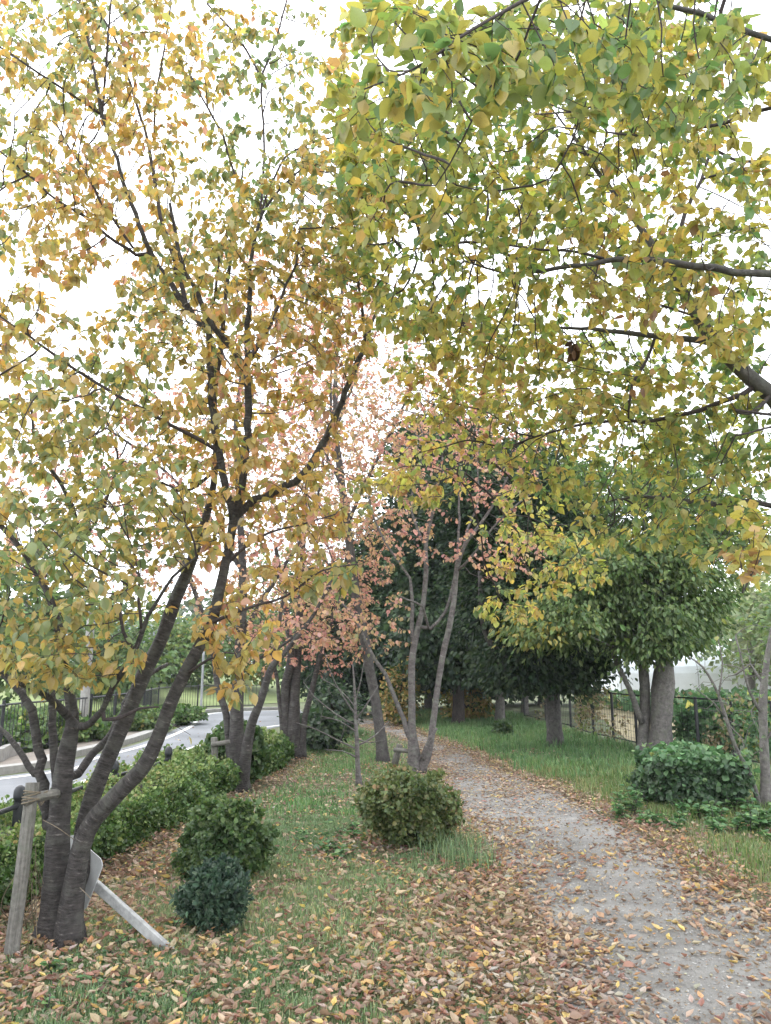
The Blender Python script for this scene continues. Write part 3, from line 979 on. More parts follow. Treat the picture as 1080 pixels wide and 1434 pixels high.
cherry_limbs = [
    [(66, 1150, 5.18, 30), (60, 1100, 5.22, 24), (54, 1050, 5.25, 20), (47, 1010, 5.28, 18), (37, 980, 5.28, 17), (10, 950, 5.3, 12), (-40, 905, 5.3, 8)],
    [(80, 1110, 5.2, 18), (75, 1030, 5.3, 15), (73, 985, 5.35, 14), (74, 930, 5.45, 12), (90, 880, 5.6, 11), (105, 800, 5.7, 8), (108, 725, 5.7, 7), (85, 678, 5.6, 7), (60, 642, 5.5, 6), (48, 618, 5.5, 5), (45, 580, 5.5, 4), (40, 540, 5.5, 3.5), (15, 500, 5.5, 3)],
    [(49, 1085, 5.25, 13), (25, 1048, 5.3, 10), (0, 1020, 5.35, 9), (-40, 990, 5.4, 7)],
    [(97, 1003, 5.0, 18), (82, 986, 4.9, 15), (62, 972, 4.8, 10), (30, 958, 4.7, 7), (-20, 930, 4.6, 5)],
    [(108, 1020, 5.0, 16), (130, 1012, 4.92, 13), (144, 995, 4.87, 11), (160, 960, 4.82, 10), (180, 930, 4.78, 10), (195, 900, 4.75, 9), (200, 878, 4.72, 8), (218, 845, 4.7, 6), (242, 808, 4.65, 5), (275, 780, 4.6, 4)],
    [(188, 912, 4.76, 7), (174, 885, 4.7, 6), (169, 850, 4.65, 5), (180, 820, 4.6, 4), (196, 806, 4.6, 3)],
    [(198, 880, 4.72, 6), (194, 840, 4.68, 5), (196, 808, 4.65, 4)],
    [(145, 1008, 4.88, 8), (170, 1005, 4.85, 7), (195, 992, 4.85, 5), (222, 990, 4.8, 3)],
    [(108, 1085, 5.3, 17), (130, 1056, 5.45, 15), (150, 1036, 5.5, 14), (165, 1010, 5.55, 12), (190, 960, 5.7, 9), (235, 930, 5.9, 6)],
    [(327, 728, 5, 18), (318, 690, 5, 16), (309, 650, 5, 14), (302, 615, 5, 14), (298, 580, 5, 14), (296, 540, 5, 13), (294, 500, 5, 12), (290, 468, 5, 11), (270, 440, 5, 11), (248, 408, 5, 10), (228, 380, 5, 9), (205, 342, 4.95, 8), (190, 300, 4.95, 8), (177, 268, 4.95, 7), (160, 210, 4.95, 6), (143, 160, 4.95, 6), (134, 110, 4.95, 5), (125, 60, 4.95, 5), (113, 5, 4.95, 4), (105, -60, 4.95, 3)],
    [(143, 160, 4.95, 5), (148, 100, 4.95, 4), (154, 20, 4.9, 3.5), (160, -50, 4.9, 3)],
    [(141, 160, 4.95, 5), (105, 135, 4.85, 4.5), (70, 113, 4.8, 4), (30, 85, 4.7, 3.5), (0, 66, 4.7, 3)],
    [(192, 358, 4.95, 6), (150, 330, 4.8, 5), (118, 303, 4.75, 5), (80, 280, 4.7, 4), (40, 245, 4.6, 4), (0, 212, 4.5, 3)],
    [(187, 348, 4.9, 5), (165, 315, 4.85, 5), (140, 280, 4.8, 4.5), (120, 240, 4.75, 4), (100, 212, 4.7, 3), (80, 175, 4.7, 3)],
    [(262, 430, 5.0, 8), (238, 345, 5.1, 7), (222, 292, 5.1, 6.5), (213, 230, 5.15, 6), (205, 190, 5.2, 5), (186, 130, 5.2, 4.5), (168, 70, 5.2, 4), (150, 35, 5.2, 3.5), (130, 0, 5.2, 3)],
    [(294, 470, 5, 6), (300, 420, 5.05, 5), (310, 350, 5.1, 5), (326, 300, 5.15, 4), (340, 275, 5.2, 4), (322, 225, 5.2, 4), (312, 190, 5.2, 4), (285, 140, 5.2, 3), (265, 105, 5.2, 3)],
    [(215, 200, 5.2, 4), (218, 140, 5.2, 3.5), (230, 70, 5.2, 3), (240, 0, 5.2, 2.5)],
    [(330, 722, 5, 18), (337, 690, 5, 16), (344, 640, 4.98, 16), (348, 580, 4.96, 14), (347, 540, 4.95, 13), (345, 512, 4.95, 13), (347, 470, 4.95, 10), (350, 420, 4.95, 8), (350, 375, 4.95, 7), (358, 330, 4.95, 6), (368, 300, 4.95, 5), (392, 265, 4.95, 4), (425, 235, 4.9, 3)],
    [(344, 512, 4.95, 11), (330, 495, 4.95, 10), (310, 472, 4.93, 10), (288, 440, 4.9, 9), (272, 402, 4.9, 8), (255, 370, 4.88, 7), (245, 320, 4.85, 6), (238, 285, 4.85, 5)],
    [(348, 508, 4.95, 6), (372, 470, 4.9, 5), (392, 425, 4.85, 5), (400, 400, 4.85, 4.5), (415, 370, 4.8, 4), (420, 320, 4.8, 3)],
    [(358, 330, 4.95, 4), (375, 270, 5.05, 4), (400, 220, 5.1, 3.5), (425, 205, 5.1, 3)],
    [(365, 300, 5.1, 4), (370, 200, 5.2, 4), (367, 115, 5.25, 4), (385, 60, 5.3, 3), (402, 0, 5.3, 3)],
    [(367, 112, 5.25, 4), (345, 70, 5.3, 3.5), (318, 35, 5.3, 3.5), (290, 5, 5.3, 3)],
    [(330, 722, 5, 17), (346, 708, 5.05, 16), (372, 693, 5.1, 17), (400, 682, 5.2, 15), (426, 663, 5.3, 13), (445, 635, 5.4, 12), (464, 600, 5.5, 12), (474, 575, 5.55, 11), (483, 550, 5.6, 11), (499, 512, 5.65, 10), (512, 480, 5.7, 8), (508, 440, 5.7, 6), (503, 400, 5.7, 5), (498, 330, 5.7, 4)],
    [(512, 478, 5.7, 6), (524, 445, 5.75, 5), (536, 415, 5.8, 5), (548, 370, 5.8, 4)],
    [(303, 630, 5, 8), (270, 611, 4.98, 7), (240, 596, 4.95, 6), (200, 573, 4.9, 6), (150, 545, 4.8, 5.5), (110, 520, 4.75, 5), (75, 497, 4.7, 5), (40, 470, 4.6, 4), (0, 443, 4.5, 3)],
    [(302, 660, 5.6, 6), (290, 669, 5.6, 6), (268, 685, 5.5, 5), (250, 688, 5.45, 5), (226, 676, 5.4, 4), (190, 700, 5.3, 3)],
    [(108, 770, 5.7, 6), (140, 720, 5.6, 5), (156, 680, 5.5, 5), (165, 645, 5.5, 4), (160, 620, 5.45, 3.5), (150, 590, 5.4, 3)],
    [(318, 790, 5, 7), (345, 765, 5.0, 5), (380, 745, 4.9, 4), (420, 735, 4.8, 3), (470, 720, 4.7, 2.5)],
    [(300, 870, 4.9, 7), (350, 850, 4.8, 5), (400, 835, 4.7, 4), (450, 800, 4.6, 3), (500, 790, 4.5, 2.5)],
    [(258, 945, 4.9, 6), (300, 920, 4.75, 4), (330, 915, 4.65, 3), (340, 950, 4.6, 2)],
]
cherry_cloud = cloud([
    (90, 120, 130, 190, 4.9, 0.9, 2.6), (200, 60, 150, 150, 5.1, 0.8, 1.3), (60, 300, 110, 120, 4.8, 0.8, 0.8), (200, 300, 150, 130, 5.0, 0.8, 1.8), (330, 60, 110, 150, 5.3, 0.6, 0.5),
    (400, 310, 140, 110, 5.1, 0.8, 2.2), (330, 430, 190, 110, 5.1, 0.9, 2.4), (430, 470, 100, 110, 5.2, 0.7, 1.2),
    (230, 500, 140, 120, 4.9, 0.9, 1.5), (60, 560, 130, 90, 4.8, 0.8, 1.5), (30, 440, 60, 50, 4.6, 0.4, 0.4), (120, 680, 200, 110, 5.0, 1.0, 2.6), (330, 620, 160, 110, 5.2, 0.8, 1.5),
    (430, 700, 110, 60, 5.2, 0.6, 0.7), (80, 800, 140, 110, 4.8, 0.9, 2.2), (240, 740, 120, 60, 4.8, 0.8, 0.6), (90, 925, 130, 40, 4.6, 0.5, 1.3), (330, 880, 70, 70, 4.8, 0.5, 0.35), (440, 800, 90, 35, 4.7, 0.4, 0.35),
    (325, 950, 30, 40, 4.6, 0.2, 0.12), (265, 1020, 20, 20, 4.8, 0.1, 0.05), (-200, 500, 130, 500, 4.9, 1.0, 1.4), (450, 260, 90, 110, 5.3, 0.7, 1.5), (480, 380, 70, 90, 5.4, 0.6, 0.9), (300, 130, 60, 100, 5.1, 0.6, 0.6), (420, 90, 75, 120, 5.3, 0.6, 0.55), (470, 200, 60, 80, 5.4, 0.5, 0.6)], 9500, rng)
cherry_cloud = clumpy(cherry_cloud, 3.2, 0.36, 5)


def keep_cherry(pos):
    px, py, ax = project(pos)
    low = (py > 985) & (px > -20) & (px < 560)
    return ~low | (rng.random(len(pos)) < 0.12)


branch_tree('cherry_tree', 'large multi-stemmed cherry tree with yellow leaves beside the leaning white post', 'tree', cherry_trunks, cherry_limbs, cherry_cloud,
            PAL_CHERRY, M_CHERRY_BARK, M_LEAF_A, 0.060, step=0.08, infl=0.9, kill=0.074, leaves_per=4.0, droop=0.75, parts=300, wide=0.34, seed=21, twig_mat=M_TWIG,
            leaf_nodes=4, keep=keep_cherry, tip_r=0.0013, tsides=18, ws=(0.64, 0.82))

# ------------------------------------------------------------------ near tree on the right, trunk outside the frame
b0 = (3.75, 5.3)
right_trunk = [[(1290, 1290, 5.3, 74), (1288, 1150, 5.3, 64), (1280, 1000, 5.3, 60), (1265, 860, 5.25, 56), (1235, 730, 5.15, 52), (1180, 640, 5.0, 46), (1110, 585, 4.8, 39), (1080, 553, 4.7, 36), (1050, 528, 4.7, 32), (1020, 500, 4.7, 29), (1000, 478, 4.7, 27), (975, 440, 4.7, 24), (958, 412, 4.7, 21), (938, 380, 4.75, 17), (915, 345, 4.8, 12), (880, 295, 4.9, 9), (835, 238, 5, 7), (800, 185, 5.1, 5)]]
right_limbs = [
    [(1005, 482, 4.7, 12), (975, 478, 4.8, 11), (940, 474, 4.9, 10), (905, 470, 5, 9), (850, 462, 5.2, 7), (800, 460, 5.4, 5), (740, 455, 5.6, 3)],
    [(1058, 540, 4.7, 10), (1040, 552, 4.7, 9), (1000, 568, 4.75, 8), (950, 582, 4.9, 7), (900, 590, 5.1, 6), (850, 590, 5.3, 5), (800, 598, 5.6, 4), (740, 615, 6, 3), (680, 640, 6.5, 3), (620, 660, 7, 2)],
    [(1265, 860, 5.2, 20), (1230, 560, 4.4, 18), (1150, 405, 3.9, 16), (1080, 384, 3.8, 14), (1030, 382, 3.8, 13.5), (1000, 376, 3.8, 13), (950, 368, 3.9, 12), (900, 362, 3.9, 10), (860, 363, 4, 9), (820, 371, 4, 8), (780, 375, 4.05, 7), (746, 380, 4.1, 7), (722, 360, 4.2, 5), (690, 352, 4.3, 4), (650, 338, 4.4, 3)],
    [(746, 380, 4.1, 5), (705, 382, 4.1, 4), (680, 375, 4.1, 3.5), (650, 365, 4.15, 3)],
    [(845, 362, 4, 6), (800, 352, 4.1, 4), (740, 348, 4.2, 4), (690, 340, 4.3, 3.5), (640, 340, 4.4, 5), (610, 345, 4.4, 4), (565, 350, 4.4, 3)],
    [(1230, 560, 4.4, 16), (1250, 300, 3.4, 14), (1180, 110, 3.0, 12), (1050, 45, 2.9, 9), (1000, 25, 3, 9), (940, 8, 3, 8), (880, -12, 3, 6), (800, -40, 3, 4)],
    [(1265, 850, 5.3, 14), (1180, 725, 5.0, 11), (1080, 708, 5.1, 9), (1050, 703, 5.2, 9), (1000, 706, 5.4, 9), (950, 700, 5.6, 8), (900, 695, 5.8, 5), (860, 700, 6, 3)],
    [(1250, 300, 3.5, 10), (1150, 135, 3.4, 8), (1080, 150, 3.4, 7), (1000, 175, 3.6, 6), (950, 182, 3.7, 5), (900, 190, 3.8, 4), (850, 185, 3.9, 3)],
    [(1180, 110, 3.0, 10), (1080, -60, 2.6, 9), (900, -60, 2.4, 8), (760, -10, 2.3, 7), (690, 25, 2.25, 5), (640, 55, 2.2, 5), (600, 85, 2.2, 4), (550, 110, 2.2, 3), (510, 125, 2.2, 2.5)],
    [(760, -10, 2.3, 5), (740, 40, 2.4, 4), (720, 90, 2.5, 4), (680, 130, 2.6, 4), (660, 170, 2.7, 3), (630, 230, 2.8, 3), (610, 260, 2.8, 2)],
    [(880, -12, 3, 5), (850, 40, 3.0, 4), (830, 110, 3.1, 4), (800, 200, 3.2, 3), (770, 250, 3.3, 3)],
    [(917, 473, 5.0, 6), (905, 505, 4.95, 5), (886, 538, 4.9, 5), (882, 562, 4.9, 4), (880, 590, 4.9, 3)],
    [(1010, 490, 4.6, 5), (985, 450, 4.5, 5), (950, 435, 4.45, 4), (920, 425, 4.4, 3)],
    [(1080, 553, 4.7, 8), (1050, 580, 4.5, 6), (1030, 575, 4.4, 5), (1110, 588, 4.3, 4), (1030, 610, 4.2, 3)],
    [(915, 345, 4.8, 6), (900, 350, 4.8, 4), (870, 345, 4.85, 4), (850, 352, 4.9, 3)],
    [(938, 380, 4.75, 9), (960, 300, 4.9, 7), (990, 230, 5, 5), (1010, 150, 5.1, 4)],
    [(1235, 730, 5.1, 14), (1150, 760, 4.3, 8), (1090, 770, 3.9, 6), (1060, 790, 3.7, 4), (1040, 830, 3.6, 3)],
]
right_cloud = cloud([
    (640, 90, 150, 90, 2.5, 0.5, 1.1), (800, 60, 140, 100, 2.8, 0.6, 1.1), (950, 90, 150, 110, 3.2, 0.8, 1.3), (780, 140, 260, 130, 4.2, 1.0, 2.3),
    (580, 250, 110, 130, 3.8, 1.0, 1.2), (700, 270, 190, 150, 4.4, 1.2, 2.8), (900, 270, 190, 150, 4.4, 1.2, 2.8), (650, 400, 150, 90, 4.6, 1.0, 1.9), (850, 420, 150, 80, 4.6, 1.0, 1.4), (1010, 400, 90, 120, 4.4, 0.9, 0.9),
    (760, 520, 190, 90, 5.4, 1.0, 2.3), (930, 560, 160, 80, 5.2, 1.0, 1.3), (700, 590, 160, 70, 6.2, 1.0, 1.9), (880, 650, 190, 70, 5.8, 1.0, 2.7), (600, 660, 90, 50, 6.4, 0.7, 0.8), (740, 690, 60, 25, 6.8, 0.7, 0.3),
    (1000, 650, 110, 80, 5.2, 0.9, 1.0), (1000, 740, 90, 50, 4.9, 0.8, 0.8), (1060, 760, 40, 60, 3.7, 0.4, 0.35), (900, 730, 120, 45, 5.8, 0.8, 0.8), (770, 790, 90, 60, 7.6, 0.8, 0.8), (720, 740, 70, 40, 7.4, 0.7, 0.4), (720, 850, 60, 20, 7.6, 0.5, 0.25), (1260, 350, 150, 350, 4.6, 1.2, 2.0), (520, 330, 60, 100, 4.8, 0.6, 0.6), (560, 30, 90, 50, 2.6, 0.5, 0.6), (620, 480, 120, 70, 5.6, 1.0, 1.4), (530, 220, 70, 80, 4.4, 0.7, 0.8), (990, 530, 90, 80, 5.2, 0.8, 0.5), (505, 110, 45, 110, 3.0, 0.5, 0.5), (500, 250, 40, 90, 4.4, 0.5, 0.4), (1000, -160, 220, 130, 4.6, 1.0, 0.9), (1330, 150, 120, 200, 4.8, 1.0, 0.6)], 12500, rng)
right_cloud = clumpy(right_cloud, 3.0, 0.33, 6)
branch_tree('broadleaf_tree', 'tree arching in over the path from the right with large green and yellow leaves', 'tree', right_trunk, right_limbs, right_cloud,
            PAL_BROAD, M_MID_BARK, M_LEAF_B, 0.063, step=0.09, infl=1.0, kill=0.078, leaves_per=4.4, droop=0.45, parts=300, wide=0.36, seed=33, twig_mat=M_TWIG, leaf_nodes=4, tip_r=0.0013, tsides=18, ws=(0.66, 0.85), near_green=2.9)

# ------------------------------------------------------------------ second cherry by the hedge
t2 = [[(333, 1112, 11, 30), (333, 1085, 11, 30), (331, 1040, 11, 21), (332, 990, 11, 18), (335, 940, 11.1, 16), (338, 880, 11.2, 14), (340, 800, 11.4, 11), (335, 700, 11.6, 8), (330, 600, 11.8, 6), (338, 520, 12, 4)],
      [(336, 1108, 10.95, 20), (341, 1085, 10.9, 18), (346, 1050, 10.8, 15), (352, 1015, 10.7, 13), (366, 980, 10.6, 11), (380, 935, 10.5, 9), (398, 915, 10.5, 7), (440, 860, 10.6, 5), (470, 800, 10.8, 4)],
      [(330, 1100, 11.1, 18), (322, 1050, 11.1, 11), (317, 1000, 11.1, 10), (306, 965, 11.2, 9), (295, 900, 11.3, 7), (270, 820, 11.5, 6), (240, 740, 11.6, 4)]]
l2 = [[(350, 1025, 10.8, 8), (362, 990, 10.8, 8), (372, 955, 10.8, 7), (384, 930, 10.9, 6), (390, 880, 11, 5), (400, 820, 11.2, 4)],
      [(338, 960, 11, 7), (360, 925, 10.8, 5), (385, 910, 10.7, 4), (430, 880, 10.6, 3)],
      [(338, 890, 11.2, 8), (380, 820, 11.5, 6), (430, 740, 11.8, 4), (455, 660, 12, 3)],
      [(340, 800, 11.4, 7), (290, 720, 11.8, 5), (220, 650, 12, 4), (150, 600, 12, 3)]]
c2 = cloud([(330, 620, 150, 130, 11.5, 1.5, 2), (180, 640, 140, 110, 11.8, 1.3, 1.6), (420, 720, 90, 110, 11.4, 1.2, 1.5), (420, 860, 90, 60, 11, 1.0, 1.2), (250, 780, 120, 80, 11.5, 1.2, 1), (400, 560, 120, 80, 12, 1.2, 1), (60, 700, 80, 120, 12, 1, 0.6), (440, 430, 100, 110, 12.2, 1.3, 1.5), (300, 420, 130, 90, 12.2, 1.3, 1.0), (400, 800, 100, 80, 11.3, 1.0, 1.4), (340, 870, 80, 40, 11, 0.7, 0.6)], 4700, rng)
branch_tree('cherry_tree', 'multi-stemmed cherry tree standing in the hedge with a wooden crossbar support', 'tree', t2, l2, c2, PAL_PINK, M_CHERRY_BARK, M_LEAF_C, 0.064,
            step=0.2, infl=1.8, kill=0.2, leaves_per=5.5, droop=0.6, seed=41, twig_mat=M_TWIG, leaf_shape_=HEX_LEAF, tip_r=0.0024, group='cherry trees along the hedge')

t3 = [[(412, 1062, 15, 22), (411, 1030, 15, 20), (412, 990, 15, 16), (415, 940, 15.1, 13), (420, 860, 15.3, 10), (425, 760, 15.6, 7), (430, 660, 16, 5)],
      [(405, 1060, 15, 16), (401, 1010, 15, 13), (400, 960, 15, 13), (408, 920, 15, 11), (400, 850, 15.2, 8), (385, 760, 15.4, 5)],
      [(420, 1062, 15, 13), (426, 1010, 15, 9), (436, 970, 15, 8), (446, 930, 15, 7), (470, 850, 15.2, 5), (490, 760, 15.4, 4)],
      [(397, 1058, 15, 8), (395, 1010, 15, 7), (391, 980, 15, 6), (386, 940, 15, 5), (365, 870, 15.1, 4)]]
c3 = cloud([(430, 800, 110, 120, 15.3, 1.8, 2), (400, 680, 110, 100, 15.5, 1.8, 1.5), (465, 880, 75, 70, 15, 1.2, 1.2), (500, 780, 60, 70, 15, 1.2, 0.8), (380, 900, 60, 50, 15, 1.2, 0.7), (450, 620, 90, 110, 16, 1.6, 1)], 2200, rng)
branch_tree('cherry_tree', 'farther multi-stemmed cherry tree at the far end of the hedge with dark stems', 'tree', t3, [], c3, PAL_PINK, M_CHERRY_BARK, M_LEAF_C, 0.07,
            step=0.2, infl=2.6, kill=0.2, leaves_per=6.5, droop=0.6, seed=43, twig_mat=M_TWIG, leaf_shape_=QUAD_LEAF, tip_r=0.0024, group='cherry trees along the hedge')

# leaning tall trunk
t4 = [[(537, 1068, 14.3, 26), (532, 1020, 14.3, 23), (522, 960, 14.3, 21), (512, 900, 14.3, 20), (502, 850, 14.4, 19), (493, 790, 14.5, 17), (486, 730, 14.6, 15), (478, 670, 14.7, 13), (471, 610, 14.8, 10), (470, 540, 15, 8), (474, 460, 15.2, 6), (482, 380, 15.4, 4)]]
l4 = [[(486, 740, 14.6, 8), (510, 680, 14.4, 6), (540, 620, 14.2, 5), (570, 560, 14, 4)], [(478, 680, 14.7, 7), (450, 620, 15, 5), (430, 560, 15.2, 4)],
      [(500, 830, 14.4, 6), (470, 800, 14, 4), (440, 770, 13.8, 3)], [(471, 600, 14.8, 6), (500, 520, 14.8, 5), (520, 440, 15, 4), (530, 390, 15, 3)],
      [(476, 640, 14.7, 6), (463, 560, 14.7, 5), (468, 480, 14.8, 3)]]
c4 = cloud([(520, 560, 100, 130, 14.6, 1.6, 2), (470, 460, 90, 110, 15, 1.4, 1.2), (460, 690, 70, 90, 14.4, 1.2, 0.8), (540, 680, 70, 70, 14.2, 1.2, 0.7), (470, 860, 60, 60, 14, 0.9, 0.6)], 1900, rng)
branch_tree('leaning_tree', 'tall tree with one smooth leaning grey trunk and sparse pink leaves', 'tree', t4, l4, c4, PAL_PINK, M_MID_BARK, M_LEAF_C, 0.07,
            step=0.2, infl=2.4, kill=0.2, leaves_per=6, droop=0.6, seed=47, twig_mat=M_TWIG, leaf_shape_=QUAD_LEAF, tip_r=0.0024, ws=(0.66, 0.8))

# small pale-barked tree between lawn and path
t5 = [[(583, 1083, 13, 30), (580, 1050, 13, 24), (577, 1020, 13, 15), (577, 980, 13, 13), (577, 930, 13, 12), (582, 895, 13, 11), (592, 850, 12.95, 9), (597, 800, 12.9, 8), (597, 760, 12.9, 7), (610, 700, 12.8, 5), (620, 640, 12.8, 4)],
      [(588, 1080, 12.95, 18), (600, 1055, 12.9, 13), (607, 1010, 12.9, 12), (612, 970, 12.9, 11), (620, 920, 12.85, 11), (630, 875, 12.8, 10), (636, 840, 12.8, 9), (640, 800, 12.8, 8), (650, 765, 12.7, 7), (672, 735, 12.6, 6), (695, 700, 12.5, 4), (715, 660, 12.4, 3)]]
l5 = [[(577, 1040, 13, 11), (565, 1010, 13, 9), (552, 975, 13, 8), (540, 945, 13, 7), (525, 925, 13, 7), (515, 905, 13, 6), (505, 880, 13, 5), (490, 855, 13, 4), (470, 840, 13, 3)],
      [(577, 900, 13, 8), (577, 850, 13, 7), (574, 810, 13, 5), (560, 790, 13, 4), (540, 760, 13.1, 4), (520, 715, 13.2, 3), (515, 690, 13.2, 2.5)],
      [(604, 880, 12.95, 6), (625, 855, 12.9, 5), (634, 820, 12.9, 5), (642, 760, 12.9, 4.5), (643, 710, 12.9, 4), (645, 650, 13, 3)],
      [(640, 800, 12.8, 5), (660, 780, 12.6, 4), (690, 740, 12.3, 3.5), (720, 710, 12.1, 3), (760, 680, 12, 2.5)],
      [(597, 765, 12.9, 6), (585, 740, 13, 5), (575, 700, 13.1, 4), (590, 650, 13.1, 4), (592, 610, 13.1, 3.5), (586, 580, 13.1, 3), (605, 560, 13.1, 2.5)],
      [(650, 765, 12.7, 5), (655, 740, 12.8, 4), (670, 700, 12.9, 3), (668, 640, 13, 2.5)], [(600, 880, 12.9, 5), (592, 850, 12.6, 4), (570, 840, 12.3, 3), (560, 835, 12.2, 2.5)],
      [(590, 1060, 12.8, 7), (603, 1035, 12.75, 6), (612, 1020, 12.7, 4)]]
c5 = cloud([(600, 610, 90, 90, 13, 1.3, 1.8), (690, 640, 70, 80, 12.5, 1.0, 1.1), (700, 770, 70, 50, 12.3, 0.8, 0.7), (560, 720, 70, 60, 13, 0.9, 0.6), (600, 770, 50, 20, 12.8, 0.6, 0.25), (530, 880, 50, 50, 13, 0.6, 0.3), (640, 560, 80, 60, 13, 1.2, 1), (560, 560, 90, 70, 13.4, 1.1, 1.0), (720, 600, 60, 70, 12.4, 0.8, 0.7), (540, 640, 70, 70, 12.8, 0.9, 0.7)], 2300, rng)
branch_tree('pale_barked_tree', 'small many-stemmed tree with pale mottled bark at the left edge of the path', 'tree', t5, l5, c5, PAL_PINK, M_PALE_BARK, M_LEAF_C, 0.066,
            step=0.2, infl=1.7, kill=0.2, leaves_per=5.0, droop=0.7, seed=53, twig_mat=M_PALE_BARK, leaf_shape_=HEX_LEAF, tip_r=0.0022, ws=(0.68, 0.78))

# bare sapling
t6 = [[(503, 1103, 11.5, 8), (501, 1070, 11.5, 7), (500, 1040, 11.5, 6), (498, 1005, 11.5, 5), (497, 970, 11.5, 3.5), (494, 930, 11.5, 2)]]
l6 = [[(500, 1050, 11.5, 3), (470, 1035, 11.4, 2), (440, 1020, 11.3, 1.5), (415, 1012, 11.3, 1)], [(500, 1045, 11.5, 3), (525, 1030, 11.6, 2), (545, 1010, 11.7, 1.2)],
      [(498, 1015, 11.5, 3), (470, 1000, 11.6, 2), (440, 975, 11.7, 1.5), (425, 955, 11.7, 1)], [(498, 1008, 11.5, 3), (515, 985, 11.4, 2), (530, 960, 11.4, 1)],
      [(498, 1000, 11.5, 3), (480, 975, 11.4, 2), (462, 940, 11.3, 1.5), (455, 915, 11.3, 1)], [(500, 1060, 11.5, 3), (480, 1052, 11.2, 1.5), (455, 1050, 11, 1)],
      [(497, 985, 11.5, 2), (505, 955, 11.5, 1.5), (510, 925, 11.5, 1)], [(500, 1035, 11.5, 2), (520, 1040, 11.2, 1.5), (540, 1036, 11, 1)],
      [(499, 1025, 11.5, 2), (476, 1010, 11.2, 1.5), (450, 1003, 11, 1)], [(498, 990, 11.5, 2), (475, 965, 11.8, 1.2), (450, 950, 12, 1)]]
c6 = cloud([(480, 980, 70, 70, 11.5, 0.6, 1)], 90, rng)
branch_tree('bare_sapling', 'thin bare grey sapling with whorled leafless branches on the lawn', 'sapling', t6, l6, c6, PAL_PINK, M_PALE_BARK, M_LEAF_C, 0.06, step=0.15, infl=0.8, kill=0.2,
            leaves_per=0, seed=57, tip_r=0.0025, twig_mat=M_PALE_BARK, tsides=8)

# twiggy half-bare shrub-tree by the right edge
t9 = [[(1072, 1132, 9.6, 15), (1072, 1090, 9.6, 14), (1070, 1040, 9.6, 12), (1068, 990, 9.6, 11), (1072, 940, 9.6, 9), (1080, 890, 9.6, 6), (1095, 830, 9.6, 4)],
      [(1064, 1128, 9.6, 7), (1050, 1085, 9.5, 6), (1030, 1045, 9.4, 5), (1015, 1000, 9.4, 5), (1005, 970, 9.4, 4), (985, 935, 9.3, 3), (965, 920, 9.3, 2)]]
l9 = [[(1068, 1000, 9.6, 5), (1050, 970, 9.5, 4), (1040, 930, 9.5, 3), (1030, 890, 9.5, 2)], [(1070, 960, 9.6, 5), (1050, 930, 9.7, 4), (1030, 945, 9.7, 3)],
      [(1016, 1005, 9.4, 3), (1000, 985, 9.3, 2), (975, 965, 9.2, 1.5)], [(1006, 975, 9.4, 3), (1012, 930, 9.4, 2), (1005, 890, 9.4, 1.5)], [(1070, 1040, 9.6, 5), (1100, 1000, 9.5, 4), (1130, 940, 9.5, 3)]]
c9 = cloud([(1040, 960, 60, 80, 9.5, 0.6, 1), (1000, 960, 40, 50, 9.4, 0.4, 0.6), (1080, 900, 50, 60, 9.6, 0.6, 0.8), (1130, 930, 60, 90, 9.6, 0.6, 0.8), (1050, 1040, 40, 40, 9.4, 0.4, 0.4)], 520, rng)
branch_tree('twiggy_tree', 'slim grey tree with tangled thin twigs and few small leaves behind the clipped bush', 'tree', t9, l9, c9, PAL_MIDGREEN, M_GREY_BARK, M_LEAF_C, 0.05, step=0.12, infl=1.2, kill=0.13,
            leaves_per=0.45, seed=59, twig_mat=M_GREY_BARK, leaf_shape_=HEX_LEAF, tip_r=0.0022, tsides=10)

# ------------------------------------------------------------------ evergreens and other trees farther along the path
clump_tree('evergreen_tree', 'dark evergreen tree with one straight grey trunk on the right lawn', 'tree',
           [[(777, 1048, 17, 22), (776, 1010, 17, 21), (773, 970, 17, 20), (768, 920, 17, 19), (765, 860, 17, 19), (762, 780, 17, 14), (760, 690, 17, 9)]],
           [(745, 780, 95, 100, 17.3, 2.6, 4), (690, 840, 50, 60, 17.2, 2, 1.2), (765, 915, 80, 28, 16.8, 2.0, 1.6), (805, 950, 22, 36, 16.4, 0.6, 0.4), (735, 945, 30, 18, 16.5, 0.8, 0.3), (690, 690, 110, 80, 17.6, 2.2, 1.5)],
           420, 170, 0.105, PAL_EVER, M_MID_BARK, M_EVER, clump_r=0.58, seed=61, shape=HEX_LEAF, width=0.75, n_limbs=30, shell=0.15,
           extra=[[(766, 955, 17, 13), (735, 950, 16.4, 11), (708, 935, 16, 10), (690, 905, 15.8, 9), (678, 880, 15.8, 9), (674, 845, 15.9, 8), (672, 800, 16, 6)]])
